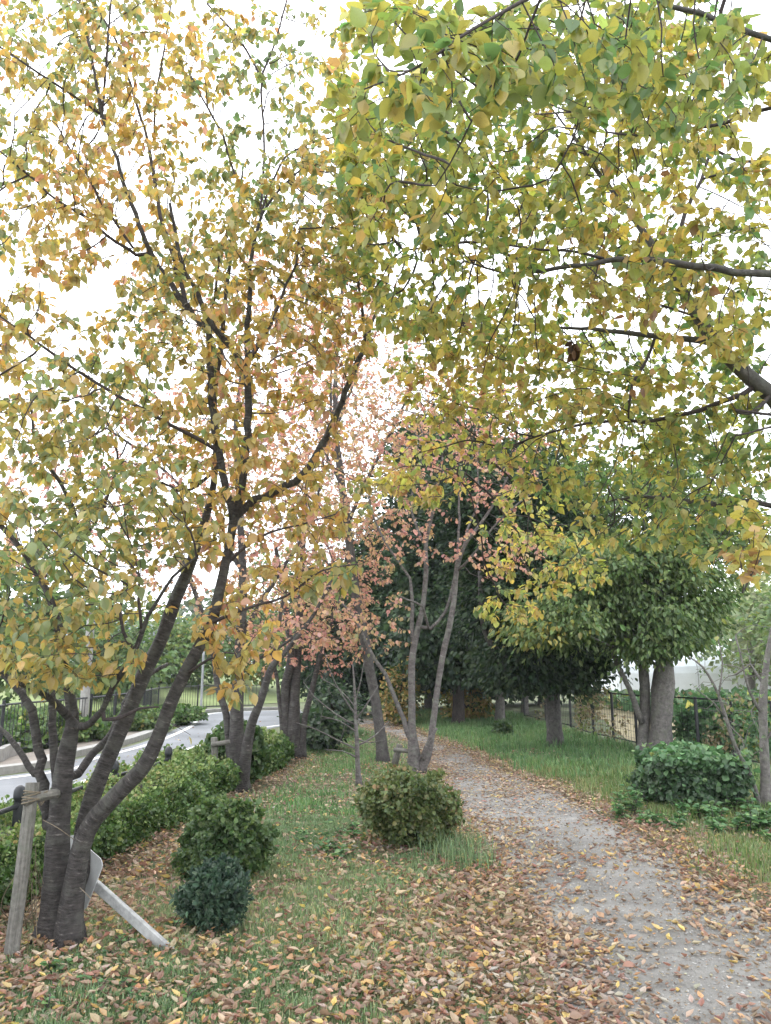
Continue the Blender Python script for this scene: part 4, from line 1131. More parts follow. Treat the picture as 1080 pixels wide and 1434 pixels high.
clump_tree('double_trunk_tree', 'tree with a thick pale double trunk and mid-green leaves behind the clipped bush', 'tree',
           [[(900, 1064, 15.5, 17), (901, 1030, 15.5, 15), (903, 1000, 15.5, 15), (903, 960, 15.5, 14), (900, 920, 15.5, 14), (900, 870, 15.5, 15), (905, 830, 15.6, 18), (915, 770, 15.8, 12), (920, 690, 16, 7)],
            [(924, 1060, 15.3, 33), (926, 1020, 15.3, 30), (927, 980, 15.3, 30), (929, 955, 15.3, 29), (930, 900, 15.3, 20), (926, 850, 15.3, 16), (935, 790, 15.4, 10)],
            [(899, 1012, 15.4, 9), (891, 990, 15.3, 9), (882, 965, 15.2, 7), (864, 930, 15.1, 7), (855, 900, 15, 5)]],
           [(870, 790, 115, 55, 15.4, 2.4, 3), (820, 850, 75, 42, 15, 1.6, 1.6), (945, 868, 60, 36, 15, 1.4, 1.2), (970, 820, 60, 60, 15.6, 1.7, 0.9), (770, 880, 70, 45, 14.8, 1.4, 1.0), (955, 898, 30, 16, 14.9, 0.8, 0.25), (900, 905, 50, 20, 14.7, 1.0, 0.5), (930, 720, 120, 70, 15.8, 2.2, 1.6), (900, 640, 130, 60, 16.2, 2.2, 1.0), (1010, 740, 50, 70, 16, 1.6, 0.5)],
           430, 95, 0.11, PAL_MIDGREEN, M_GREY_BARK, M_HEDGE, clump_r=0.44, seed=67, shape=HEX_LEAF, width=0.62, droop=0.75, n_limbs=34, shell=0.15,
           extra=[[(889, 900, 15.5, 13), (870, 872, 15.2, 11), (845, 850, 14.9, 9), (810, 838, 14.6, 6), (785, 836, 14.4, 4)]])
far_ever = [
    ((642, 1016, 24, 17), [(620, 880, 70, 60, 24, 2.5, 2.5), (620, 760, 90, 90, 24.5, 2.6, 3), (605, 665, 60, 85, 25, 2.2, 1.8), (655, 920, 45, 35, 24, 2, 1)], 'dark evergreen tree whose black trunk stands at the bend of the path'),
    ((676, 1008, 27, 10), [(690, 900, 60, 60, 27, 2.5, 2), (680, 780, 80, 80, 27.5, 2.6, 2), (650, 660, 80, 100, 28, 2.6, 1.5)], 'dark evergreen tree with a short pale trunk just past the black-trunked one'),
    ((700, 1016, 24.5, 14), [(720, 900, 55, 60, 25, 2.2, 2), (735, 800, 80, 90, 25.5, 2.6, 2.5), (760, 700, 90, 90, 26, 2.6, 2)], 'dark evergreen tree with a pale trunk left of the wire fence end'),
    ((555, 1004, 30, 14), [(550, 880, 60, 70, 29, 2.5, 2), (550, 800, 60, 70, 30, 2.2, 1.6)], 'dark evergreen tree behind the leaning trunk at the far turn of the path'),
    ((480, 1002, 31, 12), [(480, 930, 50, 50, 30, 2.0, 2), (470, 850, 50, 60, 30, 2.2, 1.2)], 'low dark evergreen tree left of the far path end'),
    ((735, 1002, 30, 10), [(760, 900, 60, 70, 31, 2.5, 2), (800, 800, 80, 80, 32, 2.6, 1.5)], 'dark evergreen tree in the row farther behind the straight grey trunk'),
]
far_ever += [((600, 995, 34, 12), [(600, 920, 80, 40, 34, 2.5, 2), (640, 950, 60, 25, 35, 2, 1)], 'dark evergreen tree closing the view straight behind the path bend'),
             ((760, 990, 38, 12), [(720, 940, 60, 32, 38, 2.5, 2), (790, 920, 40, 36, 38, 2, 1)], 'dark evergreen tree in the last row behind the wire fence end')]
for k, ((bx, by, d, w), crown, lab) in enumerate(far_ever):
    top = min(c[1] - c[3] * 0.4 for c in crown)
    clump_tree('evergreen_tree', lab, 'tree', [[(bx, by, d, w), (bx, by - 60, d, w * 0.9), (bx - 4, 0.5 * (by + top), d, w * 0.7), (bx - 8, top, d, w * 0.3)]], crown, 230, 130, 0.17, PAL_EVER,
               M_DARK_BARK if k in (0, 3, 4) else M_GREY_BARK, M_EVER, clump_r=0.95, seed=70 + k, n_limbs=8, group='dark evergreens beyond the bend', shell=0.3)
# understorey at the path bend: yellowing bushes
for k, (bx, by, d, rx, ry, lab) in enumerate([(655, 1003, 26, 32, 22, 'yellowing bush beside the black trunk at the path bend'), (560, 985, 24, 26, 45, 'tall thin bush with beige autumn leaves behind the leaning trunk'),
                                              (448, 1035, 16.5, 24, 26, 'dark bush at the foot of the farther cherry tree'), (470, 985, 20, 28, 38, 'dark shrub beside the far end of the path')]):
    pal = PAL_EVER if k >= 2 else [(2, (0.30, 0.28, 0.07)), (2, (0.42, 0.30, 0.12)), (2, (0.09, 0.13, 0.04)), (1, (0.40, 0.2, 0.1))]
    g = gxy([(bx, 940 + 1.6 * 1126 / d)])[0]
    yb = 940 + 1.6 * 1120 / d
    clump_tree('bush', lab, 'bush', [[(bx, yb, d, 3), (bx + 1, yb - 15, d, 3), (bx, yb - 35, d, 2)]], [(bx, yb - ry, rx, ry, d, 0.9, 1)], 60, 30, 0.13, pal, M_DARK_BARK, M_HEDGE, clump_r=0.32, seed=90 + k, n_limbs=6)

# left side beyond the road, right side beyond the fence
bgtrees = [
    ((35, 1030, 24, 10), [(30, 900, 90, 70, 24, 2.5, 2), (10, 830, 70, 60, 24, 2.5, 1)], PAL_MIDGREEN, 'green tree beyond the road behind the near cherry stems', 0.2),
    ((150, 1000, 36, 10), [(150, 930, 80, 50, 36, 3, 2), (160, 880, 60, 50, 36, 3, 1)], PAL_MIDGREEN, 'green tree beyond the road right of the concrete pole', 0.26),
    ((255, 985, 45, 8), [(255, 925, 60, 35, 45, 3, 2), (230, 890, 50, 30, 45, 3, 1)], PAL_MIDGREEN, 'round green tree standing above the sloping meadow', 0.28),
    ((370, 985, 46, 8), [(370, 900, 70, 55, 46, 4, 2), (400, 830, 60, 60, 47, 4, 1)], PAL_MIDGREEN, 'green tree beyond the road bend behind the second cherry', 0.3),
    ((1052, 985, 38, 12), [(1055, 880, 70, 60, 38, 4, 2), (1080, 830, 60, 50, 39, 4, 1.4), (1100, 900, 60, 60, 38, 4, 1)], [(2, (0.20, 0.25, 0.12)), (2, (0.26, 0.31, 0.14)), (1, (0.32, 0.34, 0.16))], 'pale green rounded tree at the end of the white greenhouse', 0.3),
    ((1165, 1000, 32, 12), [(1170, 880, 90, 90, 32, 4, 2)], PAL_MIDGREEN, 'large green tree right of the pale green one', 0.28),
    ((-170, 1030, 24, 10), [(-170, 900, 130, 90, 24, 3, 2)], PAL_MIDGREEN, 'broad green tree at the far left across the road', 0.2),
]
for k, ((bx, by, d, w), crown, pal, lab, ll) in enumerate(bgtrees):
    by = 940 + 1.6 * 1122 / d
    top = min(c[1] for c in crown)
    clump_tree('broadleaf_tree', lab, 'tree', [[(bx, by, d, w), (bx, 0.5 * (by + top), d, w * 0.8), (bx + 3, top, d, w * 0.3)]], crown, 110, 42, ll, pal, M_GREY_BARK, M_HEDGE, clump_r=0.03 * d + 0.3, seed=110 + k, n_limbs=7, shell=0.3,
               group='trees in the distance')
#@@SHRUBS@@
# ------------------------------------------------------------------ hedge along the road
def hedge(name, label, line, width, height, n_leaf, leaf, pal, seed, face_bias=0.45):
    r = np.random.default_rng(seed)
    ln = catmull(np.c_[line, np.zeros(len(line))], 0.25)[:, :2]
    t = norm(np.gradient(ln, axis=0))
    nr = np.stack([-t[:, 1], t[:, 0]], 1)          # points to the road side
    base = ln[len(ln) // 2]
    root = thing(name, label, 'hedge', (base[0], base[1], 0))
    n = len(ln)
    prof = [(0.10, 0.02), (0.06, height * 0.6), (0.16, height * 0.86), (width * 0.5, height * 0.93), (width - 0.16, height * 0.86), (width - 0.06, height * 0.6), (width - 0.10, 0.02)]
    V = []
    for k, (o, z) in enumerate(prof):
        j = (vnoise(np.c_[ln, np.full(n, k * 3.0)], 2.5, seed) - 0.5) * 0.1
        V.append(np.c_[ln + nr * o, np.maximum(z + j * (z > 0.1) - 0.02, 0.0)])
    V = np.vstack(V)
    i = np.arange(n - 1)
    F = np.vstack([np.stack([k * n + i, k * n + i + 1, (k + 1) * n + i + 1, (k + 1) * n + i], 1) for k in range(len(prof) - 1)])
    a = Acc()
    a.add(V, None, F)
    a.obj('inner_shade_core', M_CORE, root, colour=False)  # solid body whose dark colour stands for the hedge's inner shade
    # leaves on the skin, denser near the camera
    d = np.linalg.norm(ln, axis=1)
    w = 1.0 / np.maximum(d, 4.0)
    cum = np.cumsum(w) / w.sum()
    k = np.minimum(np.searchsorted(cum, r.random(n_leaf)), n - 2)
    f = r.random(n_leaf)[:, None]
    c2 = ln[k] * (1 - f) + ln[k + 1] * f
    nn = nr[k]
    u = r.random(n_leaf)
    front = u < face_bias
    top = ~front & (u < 0.93)
    off = np.where(front, 0.0, np.where(top, r.random(n_leaf) * width, width))
    z = np.where(top, height, r.random(n_leaf) ** 0.8 * height)
    lump = (vnoise(np.c_[c2 + nn * off[:, None], z], 4.5, seed + 2) - 0.5)
    lump2 = (vnoise(np.c_[c2 + nn * off[:, None], z], 11.0, seed + 3) - 0.5)
    push = lump * 0.20 + lump2 * 0.12 + r.normal(0, 0.03, n_leaf)
    corner = np.clip(1 - off / 0.2, 0, 1) * (z > height * 0.8)
    off = np.where(front, off - push + corner * 0.06, off)
    z = np.where(top, z + push - 0.10 * np.clip(1 - off / 0.18, 0, 1), z)
    pos = np.c_[c2 + nn * off[:, None], np.maximum(z, 0.03)]
    outw = np.where(front[:, None], np.c_[-nn, np.full(n_leaf, 0.25)], np.where(top[:, None], np.array([0, 0, 1.0]), np.c_[nn, np.full(n_leaf, 0.2)]))
    axis = norm(outw * 0.6 + r.normal(0, 0.7, (n_leaf, 3)) + np.array([0, 0, 0.15]))
    nrm = norm(outw + r.normal(0, 0.6, (n_leaf, 3)))
    L = leaf * np.clip(r.normal(1, 0.25, n_leaf), 0.5, 1.6) * np.clip(d[k] / 9, 0.9, 1.8)
    cl = vnoise(pos, 3.0, seed + 5)
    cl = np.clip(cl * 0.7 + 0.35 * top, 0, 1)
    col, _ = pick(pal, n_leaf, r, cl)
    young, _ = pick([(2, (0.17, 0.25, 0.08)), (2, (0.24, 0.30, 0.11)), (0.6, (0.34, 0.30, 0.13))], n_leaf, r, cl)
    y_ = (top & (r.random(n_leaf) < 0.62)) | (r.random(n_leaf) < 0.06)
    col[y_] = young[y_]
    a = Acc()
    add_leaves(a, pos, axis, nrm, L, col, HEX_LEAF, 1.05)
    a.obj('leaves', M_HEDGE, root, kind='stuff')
    return root


HEDGE_LINE = np.vstack([[(-4.6, 1.5), (-4.1, 3.2)], gxy([(-110, 1335), (0, 1283), (70, 1248), (140, 1214), (205, 1180), (270, 1142), (330, 1108), (372, 1085), (405, 1064)])])
hedge('hedge', 'long low clipped green hedge running between the lawn and the road', HEDGE_LINE, 1.05, 0.41, 100000, 0.034, PAL_HEDGE, 201)


def shrub(name, label, cat, px, py, rx, h, n_leaf, leaf, pal, seed, flat_top=0.0, ry=None, spiky=False, stems=9, mat=None, group=None, shape=HEX_LEAF, droop=0.0, lump_amt=0.42, top_pal=None, width=1.0, sprigs=0.16):
    """shrub: stems from the ground, dense leaves over an uneven rounded body"""
    r = np.random.default_rng(seed)
    g = G(px, py)
    c = np.array([g[0], g[1] + (ry or rx) * 0.9, 0.0])
    root = thing(name, label, cat, c, group)
    ry = ry or rx
    a = Acc()
    for k in range(stems):
        th = r.uniform(0, 6.28)
        tip = c + np.array([math.cos(th) * rx * r.uniform(0.3, 0.75), math.sin(th) * ry * r.uniform(0.3, 0.75), h * r.uniform(0.5, 0.9)])
        b = c + np.array([math.cos(th) * 0.08, math.sin(th) * 0.08, -0.02])
        mid = 0.5 * (b + tip) + np.array([math.cos(th), math.sin(th), 0]) * 0.05
        pp = catmull(np.array([b, mid, tip]), 0.08)
        tube(a, pp, np.linspace(0.012, 0.004, len(pp)), 5, False)
    a.obj('stems', M_TWIG, root, colour=False, bark=True, smooth=True)
    # solid core, coloured dark for the shade among the inner twigs
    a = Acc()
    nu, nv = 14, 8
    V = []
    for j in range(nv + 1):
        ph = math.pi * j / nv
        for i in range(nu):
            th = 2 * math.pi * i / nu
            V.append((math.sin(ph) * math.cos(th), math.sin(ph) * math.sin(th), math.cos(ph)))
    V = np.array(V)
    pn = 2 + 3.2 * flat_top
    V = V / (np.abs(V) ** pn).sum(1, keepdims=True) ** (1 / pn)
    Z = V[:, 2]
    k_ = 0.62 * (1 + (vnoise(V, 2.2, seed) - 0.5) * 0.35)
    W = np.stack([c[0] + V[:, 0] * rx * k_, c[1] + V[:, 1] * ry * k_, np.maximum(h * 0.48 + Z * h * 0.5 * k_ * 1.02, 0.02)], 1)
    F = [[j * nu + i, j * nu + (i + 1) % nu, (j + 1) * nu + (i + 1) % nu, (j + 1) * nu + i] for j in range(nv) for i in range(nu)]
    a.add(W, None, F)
    a.obj('inner_shade_core', M_CORE, root, colour=False, smooth=True)
    u = norm(r.normal(size=(n_leaf, 3)) + np.array([0, -0.15, 0.25]))
    lum = (vnoise(u, 3.0, seed + 1) - 0.5) * 2
    lum2 = (vnoise(u, 8.0, seed + 2) - 0.5) * 2
    rad = 0.86 + lump_amt * 0.6 * lum + lump_amt * 0.45 * lum2 - 0.28 * r.random(n_leaf) ** 2.2 + 0.10 * r.random(n_leaf) ** 6
    # some leaves sit on sprigs that stand out of the body
    ksp = 70
    sp = norm(r.normal(size=(ksp, 3)) + np.array([0, -0.2, 0.45]))
    who = r.random(n_leaf) < sprigs
    sel = r.integers(0, ksp, n_leaf)
    u[who] = norm(sp[sel[who]] + r.normal(0, 0.045, (who.sum(), 3)))
    rad = np.where(who, 0.82 + 0.36 * r.random(n_leaf) * (0.4 + 0.6 * r.random(ksp)[sel]), rad)
    us = u / (np.abs(u) ** pn).sum(1, keepdims=True) ** (1 / pn)
    pos = np.stack([c[0] + us[:, 0] * rx * rad, c[1] + us[:, 1] * ry * rad, h * 0.48 + us[:, 2] * h * 0.52 * rad], 1)
    ok = pos[:, 2] > 0.015
    pos, u = pos[ok], u[ok]
    m = len(pos)
    out = norm(u * np.array([1, 1, 0.9]) + np.array([0, 0, 0.25]))
    axis = norm(out * (1.1 if spiky else 0.55) + r.normal(0, 0.35 if spiky else 0.65, (m, 3)) + np.array([0, 0, 0.5 if spiky else -droop]))
    nrm = norm(out + r.normal(0, 0.55, (m, 3)) + np.array([0, 0, 0.4]))
    L = leaf * np.clip(r.normal(1, 0.25, m), 0.5, 1.7)
    cl = vnoise(pos, 5.0, seed + 4)
    col, _ = pick(pal, m, r, cl)
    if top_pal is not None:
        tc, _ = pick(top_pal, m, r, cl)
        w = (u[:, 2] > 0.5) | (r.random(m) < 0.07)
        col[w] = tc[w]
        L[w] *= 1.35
    a = Acc()
    add_leaves(a, pos, axis, nrm, L, col, shape, width)
    a.obj('leaves', mat or M_HEDGE, root, kind='stuff')
    return root


PAL_AZALEA = [(3, (0.075, 0.115, 0.04)), (3, (0.12, 0.16, 0.055)), (2, (0.19, 0.20, 0.08)), (1.2, (0.30, 0.20, 0.10)), (0.5, (0.38, 0.16, 0.09))]
PAL_SHRUB = [(3, (0.05, 0.095, 0.035)), (3, (0.085, 0.14, 0.05)), (2, (0.13, 0.19, 0.06)), (0.4, (0.25, 0.18, 0.09))]
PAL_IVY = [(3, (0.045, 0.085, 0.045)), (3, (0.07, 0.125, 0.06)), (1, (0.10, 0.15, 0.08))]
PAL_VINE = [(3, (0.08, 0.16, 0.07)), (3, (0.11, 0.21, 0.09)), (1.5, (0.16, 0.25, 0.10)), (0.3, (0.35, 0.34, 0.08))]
shrub('azalea_bush', 'rounded bush with bronze-tinged leaves beside the path under the pale tree', 'bush', 575, 1199, 0.40, 0.65, 16000, 0.036, PAL_AZALEA, 301, flat_top=0.35, ry=0.4)
shrub('azalea_bush', 'rounded green bush between the hedge and the lawn, upper of the pair', 'bush', 309, 1240, 0.32, 0.53, 13000, 0.036, PAL_SHRUB, 303, flat_top=0.45, ry=0.34)
shrub('bush', 'low dark blue-green bush with narrow leaves near the foot of the white post', 'bush', 290, 1317, 0.20, 0.37, 8500, 0.040, PAL_BLUE, 305, width=0.62, ry=0.24, droop=-0.35)
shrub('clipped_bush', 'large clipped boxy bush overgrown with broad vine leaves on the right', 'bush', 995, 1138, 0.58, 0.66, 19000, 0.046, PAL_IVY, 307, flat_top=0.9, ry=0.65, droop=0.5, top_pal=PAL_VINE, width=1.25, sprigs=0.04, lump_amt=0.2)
shrub('bush', 'small leafy green bush against the trunk of the second cherry', 'bush', 322, 1104, 0.42, 0.85, 3200, 0.085, PAL_SHRUB, 309, ry=0.35)
shrub('vine_thicket', 'green vine thicket on the fence behind the clipped bush', 'bush', 1050, 1062, 1.0, 1.0, 9000, 0.075, PAL_VINE, 311, ry=0.7, droop=0.5, width=1.2)
shrub('dark_bush', 'small dark leafy sprout on the right lawn near the pale trunk', 'bush', 706, 1034, 0.22, 0.35, 500, 0.09, PAL_SHRUB, 313)

# leafy weeds
def weed(x, y, h, label, r, pal, n=26, spread=0.12, leaf=0.075, group='leafy weeds', name='leafy_weed'):
    root = thing(name, label, 'weed', (x, y, 0), group)
    ns = int(r.integers(2, 5))
    st, lv = Acc(), Acc()
    for s in range(ns):
        th = r.uniform(0, 6.28)
        tip = np.array([x + math.cos(th) * spread * r.uniform(0.2, 1), y + math.sin(th) * spread * r.uniform(0.2, 1), h * r.uniform(0.7, 1.05)])
        b = np.array([x + r.normal(0, 0.02), y + r.normal(0, 0.02), -0.01])
        pp = catmull(np.array([b, 0.5 * (b + tip) + [0, 0, 0.02], tip]), 0.04)
        tube(st, pp, np.linspace(0.004, 0.002, len(pp)), 4, False)
        m = max(4, n // ns)
        t = r.uniform(0.25, 1, m) ** 0.8
        k = np.minimum((t * (len(pp) - 1)).astype(int), len(pp) - 1)
        ang = r.uniform(0, 6.28, m)
        ax = norm(np.stack([np.cos(ang), np.sin(ang), r.uniform(-0.1, 0.5, m)], 1))
        L = leaf * (1.25 - 0.5 * t) * r.uniform(0.7, 1.2, m)
        col, _ = pick(pal, m, r)
        add_leaves(lv, pp[k] + ax * 0.01, ax, norm(r.normal(0, 0.3, (m, 3)) + [0, 0, 1]), L, col, MID_LEAF, 1.0)
    st.obj('stems', M_TWIG, root, colour=False, bark=True)
    lv.obj('leaves', M_HEDGE, root, kind='stuff')


r = np.random.default_rng(401)
PAL_WEED = [(3, (0.07, 0.15, 0.055)), (3, (0.10, 0.20, 0.075)), (1.5, (0.16, 0.25, 0.09))]
for k in range(38):
    px = r.uniform(885, 1150)
    py = r.normal(1158 + (px - 980) * 0.02, 13)
    g = G(px, py)
    weed(g[0], g[1], r.uniform(0.12, 0.25), 'light green leafy weed at the foot of the clipped bush', r, PAL_WEED, n=34, spread=0.16, leaf=0.085, group='leafy weeds along the clipped bush')
for k, (px, py) in enumerate([(878, 1140), (884, 1146), (872, 1150), (892, 1140), (866, 1143)]):
    g = G(px, py)
    weed(g[0], g[1], r.uniform(0.22, 0.34), 'bushy weed left of the clipped bush', r, PAL_WEED, n=40, spread=0.18, leaf=0.08, group='weeds left of the clipped bush')
for k in range(16):
    px, py = r.uniform(415, 500), r.uniform(1158, 1210)
    g = G(px, py)
    weed(g[0], g[1], r.uniform(0.05, 0.10), 'low rosette of round green leaves in the grass left of the azalea bush', r, PAL_WEED, n=18, spread=0.14, leaf=0.07, group='low leafy weeds in the lawn')
for k in range(14):
    px, py = r.uniform(30, 330), r.uniform(1300, 1425)
    g = G(px, py)
    weed(g[0], g[1], r.uniform(0.05, 0.09), 'small green weed in the leaf-strewn grass below the cherry tree', r, PAL_WEED, n=12, spread=0.07, leaf=0.05, group='small weeds near the cherry tree')

# ------------------------------------------------------------------ stakes, leaning sign, guard rail
def px_at(px, py, d):
    return np.array(P(px, py, d))


st = thing('wooden_stake', 'weathered grey wooden stake tied to the near cherry tree', 'tree stake', G(14, 1345))
a = Acc()
p0, p1 = G(14, 1345) + np.array([0, 0, -0.05]), px_at(46, 1096, 4.86)
tube(a, catmull(np.array([p0, 0.5 * (p0 + p1) + [0.004, 0, 0], p1]), 0.08), np.linspace(0.041, 0.036, 60)[:len(catmull(np.array([p0, 0.5 * (p0 + p1), p1]), 0.08))], 12, True, lump=0.06)
a.obj('post', M_STAKE, st, smooth=True, colour=False, bark=True)
a = Acc()
q0, q1 = px_at(36, 1122, 4.80), px_at(80, 1111, 5.02)
tube(a, catmull(np.array([q0, 0.5 * (q0 + q1) + [0, 0, 0.006], q1]), 0.04), 0.029, 10, True, lump=0.05)
a.obj('crossbar', M_STAKE, st, smooth=True, colour=False, bark=True)
a = Acc()
for cpt, rr in ((px_at(43, 1120, 4.83), 0.048), (px_at(62, 1116, 4.93), 0.034), (px_at(45, 1111, 4.84), 0.046)):
    th = np.linspace(0, 2 * math.pi, 25)
    for kk in range(3):
        ring = np.stack([cpt[0] + rr * np.cos(th) * (0.5 if rr < 0.04 else 1), cpt[1] + rr * np.sin(th), cpt[2] + (kk - 1) * 0.008 + 0.012 * np.cos(th + kk) + (rr * np.cos(th) * 0.8 if rr < 0.04 else 0)], 1)
        tube(a, ring, 0.0035, 5, False)
a.obj('rope', M_ROPE, st, smooth=True, colour=False)

s2 = thing('wooden_stake', 'short pale stake with a crossbar beside the second cherry', 'tree stake', G(302, 1102))
a = Acc()
p0, p1 = px_at(303, 1100, 10.9), px_at(300, 1033, 10.8)
tube(a, catmull(np.array([p0 + [0, 0, -0.15], p1]), 0.1), 0.045, 10, True, lump=0.05)
a.obj('post', M_STAKE, s2, smooth=True, colour=False, bark=True)
a = Acc()
tube(a, np.array([px_at(296, 1043, 10.75), px_at(322, 1039, 10.85)]), 0.034, 10, True)
a.obj('crossbar', M_STAKE, s2, smooth=True, colour=False, bark=True)

s3 = thing('wooden_stake', 'short broken stake with a tied crosspiece beside the pale-barked tree', 'tree stake', G(553, 1070))
a = Acc()
p0, p1 = px_at(552, 1072, 13.2), px_at(560, 1043, 13.2)
tube(a, np.array([p0, p1]), 0.055, 10, True, lump=0.05)
a.obj('post', M_STAKE, s3, smooth=True, colour=False, bark=True)
a = Acc()
tube(a, np.array([px_at(552, 1050, 13.1), px_at(574, 1052, 13.0)]), 0.035, 8, True)
a.obj('crossbar', M_STAKE, s3, smooth=True, colour=False, bark=True)

# fallen sign: flat pale post with a rounded plate, leaning against the cherry stems
foot, head = G(242, 1336), px_at(104, 1212, 5.32)
sg = thing('leaning_sign', 'fallen sign with a pale flat post and rounded grey plate leaning on the cherry tree', 'sign', foot)
ax = norm(head - foot)
M = along(foot - ax * 0.03, head)
L = float(np.linalg.norm(head - foot)) + 0.03
a = Acc()
box(a, (-0.030, -0.016, 0), (0.030, 0.016, L), M=M, bevel=0.004)
a.obj('post', M_POSTWOOD, sg, colour=False)
a = Acc()
w2, h2, rc = 0.17, 0.18, 0.05
out = []
for cx_, cy_, a0 in ((w2 - rc, h2 - rc, 0), (-w2 + rc, h2 - rc, 90), (-w2 + rc, -h2 + rc, 180), (w2 - rc, -h2 + rc, 270)):
    for k in range(7):
        t = math.radians(a0 + 15 * k)
        out.append((cx_ + rc * math.cos(t), cy_ + rc * math.sin(t)))
nO = len(out)
V = [(x, 0.022, y) for x, y in out] + [(x, 0.028, y) for x, y in out] + [(x * 0.97, 0.0155, y * 0.97) for x, y in out]
V += [(0, 0.028, 0), (0, 0.0215, 0)]
V = np.array([tuple(M @ Vector((x, y, z + L - 0.07))) for x, y, z in V])
F4 = [[k, (k + 1) % nO, nO + (k + 1) % nO, nO + k] for k in range(nO)] + [[k, 2 * nO + k, 2 * nO + (k + 1) % nO, (k + 1) % nO] for k in range(nO)]
F3 = [[nO + k, nO + (k + 1) % nO, 3 * nO] for k in range(nO)] + [[2 * nO + (k + 1) % nO, 2 * nO + k, 3 * nO + 1] for k in range(nO)]
a.add(V, F3, F4)
a.obj('plate', M_PLATE, sg, colour=False)

# thin cord from the stem to the sign, dead stalks by the trunk
cord = Acc()
tube(cord, catmull(np.array([px_at(60, 1148, 4.82), px_at(82, 1160, 4.78), px_at(104, 1176, 4.85)]), 0.02), 0.0022, 5, True)
tube(cord, catmull(np.array([px_at(112, 1243, 4.8), px_at(124, 1255, 4.75), px_at(140, 1276, 4.8)]), 0.02), 0.0022, 5, True)
tag(cord.obj('cord', M_ROPE, None, origin=tuple(px_at(82, 1160, 4.78)), smooth=True, colour=False), 'thin pale cord slung between the stems of the near cherry tree', 'cord')
r = np.random.default_rng(77)
dst = Acc()
for k in range(16):
    b = G(r.uniform(28, 55), r.uniform(1285, 1325))
    tip = px_at(r.uniform(25, 60), r.uniform(1170, 1250), 4.95)
    m = 0.5 * (b + tip) + r.normal(0, 0.05, 3)
    pp = catmull(np.array([b, m, tip]), 0.05)
    tube(dst, pp, np.linspace(0.004, 0.0015, len(pp)), 4, False)
o = dst.obj('dry_stalks', M_ROPE, None, origin=tuple(G(40, 1300)), colour=False, smooth=True)
tag(o, 'dry brown stalks between the wooden stake and the cherry trunk', 'stalks')
o['kind'] = 'stuff'

# low black guard rail behind the hedge
gl = catmull(np.c_[ROAD_R, np.zeros(len(ROAD_R))], 0.3)[:, :2]
t = norm(np.gradient(gl, axis=0))
gl = gl + np.stack([t[:, 1], -t[:, 0]], 1) * 0.15
rail = thing('guard_rail', 'low black pipe guard rail with round-capped posts between hedge and road', 'guard rail', (gl[10][0], gl[10][1], 0))
posts = [px_at(27, 1120, 6.6)[:2], px_at(160, 1080, 8.4)[:2], px_at(236, 1058, 9.9)[:2]]
dv = posts[0] - posts[1]
posts = [posts[0] + norm(dv) * 2.2, posts[0]] + posts[1:] + [gxy([(300, 1062)])[0] * np.array([1, 1]) * 1.0]
posts = posts[:-1]

for p in posts:
    a = Acc()
    zz = np.array([0, 0.2, 0.55, 0.58, 0.585, 0.61, 0.65, 0.675, 0.69])
    rr = np.array([0.038, 0.038, 0.038, 0.038, 0.046, 0.048, 0.046, 0.034, 0.012])
    tube(a, np.stack([np.full(9, p[0]), np.full(9, p[1]), zz], 1), rr, 14, True)
    a.obj('post', M_BLACK, rail, smooth=True, colour=False)
for p, q in zip(posts[:-1], posts[1:]):
    a = Acc()
    pp = np.array([[p[0], p[1], 0.53], [0.5 * (p[0] + q[0]), 0.5 * (p[1] + q[1]), 0.515], [q[0], q[1], 0.53]])
    tube(a, catmull(pp, 0.2), 0.021, 8, True)
    a.obj('rail', M_BLACK, rail, smooth=True, colour=False)

# ------------------------------------------------------------------ fence and walls across the road
fl, _ = offset_line(ROAD_L, 1.22, 1.4)
fl = fl[(fl[:, 1] > 3) & (fl[:, 1] < 34)]
s = np.concatenate([[0], np.cumsum(np.linalg.norm(np.diff(fl, axis=0), axis=1))])
fence = thing('railing', 'black metal railing with thin balusters along the far side of the road', 'railing', (fl[0][0], fl[0][1], 0.0))


def at_s(q):
    return np.array([np.interp(q, s, fl[:, 0]), np.interp(q, s, fl[:, 1])])


bal = Acc()
for q in np.arange(0.2, s[-1], 0.16):
    p = at_s(q)
    tube(bal, np.array([[p[0], p[1], 0.16], [p[0], p[1], 0.98]]), 0.009, 4, False)
bal.obj('baluster', M_BLACK, fence, colour=False, kind='stuff')
for q in np.arange(0.2, s[-1], 2.0):
    p = at_s(q)
    a = Acc()
    tube(a, np.array([[p[0], p[1], 0.08], [p[0], p[1], 1.08]]), 0.03, 8, True)
    a.obj('post', M_BLACK, fence, colour=False)
for z in (0.16, 1.0):
    a = Acc()
    tube(a, np.c_[fl, np.full(len(fl), z)], 0.02, 6, True)
    a.obj('rail', M_BLACK, fence, colour=False)
wl = strip_wall('retaining_wall', ROAD_L[:4], 1.07, 1.18, 0.0, 0.30, M_CONC)
tag(wl, 'low concrete retaining wall under the railing across the road', 'wall')

for k, (bx, by, rx_, hh, lab) in enumerate([(-60, 1062, 1.3, 1.1, 'broad green bush left of the frame behind the railing'), (20, 1052, 1.1, 1.25, 'green bush behind the railing left of the concrete pole'), (75, 1046, 0.9, 0.9, 'low green bush just left of the concrete pole'),
                                          (165, 1030, 1.0, 1.0, 'green bush behind the railing right of the concrete pole'), (222, 1018, 1.1, 0.9, 'small green bush where the railing bends')]):
    shrub('bush', lab, 'bush', bx, by, rx_, hh * 0.62, 3600, 0.10, PAL_MIDGREEN if k % 2 else PAL_HEDGE, 330 + k, group='bushes behind the railing')

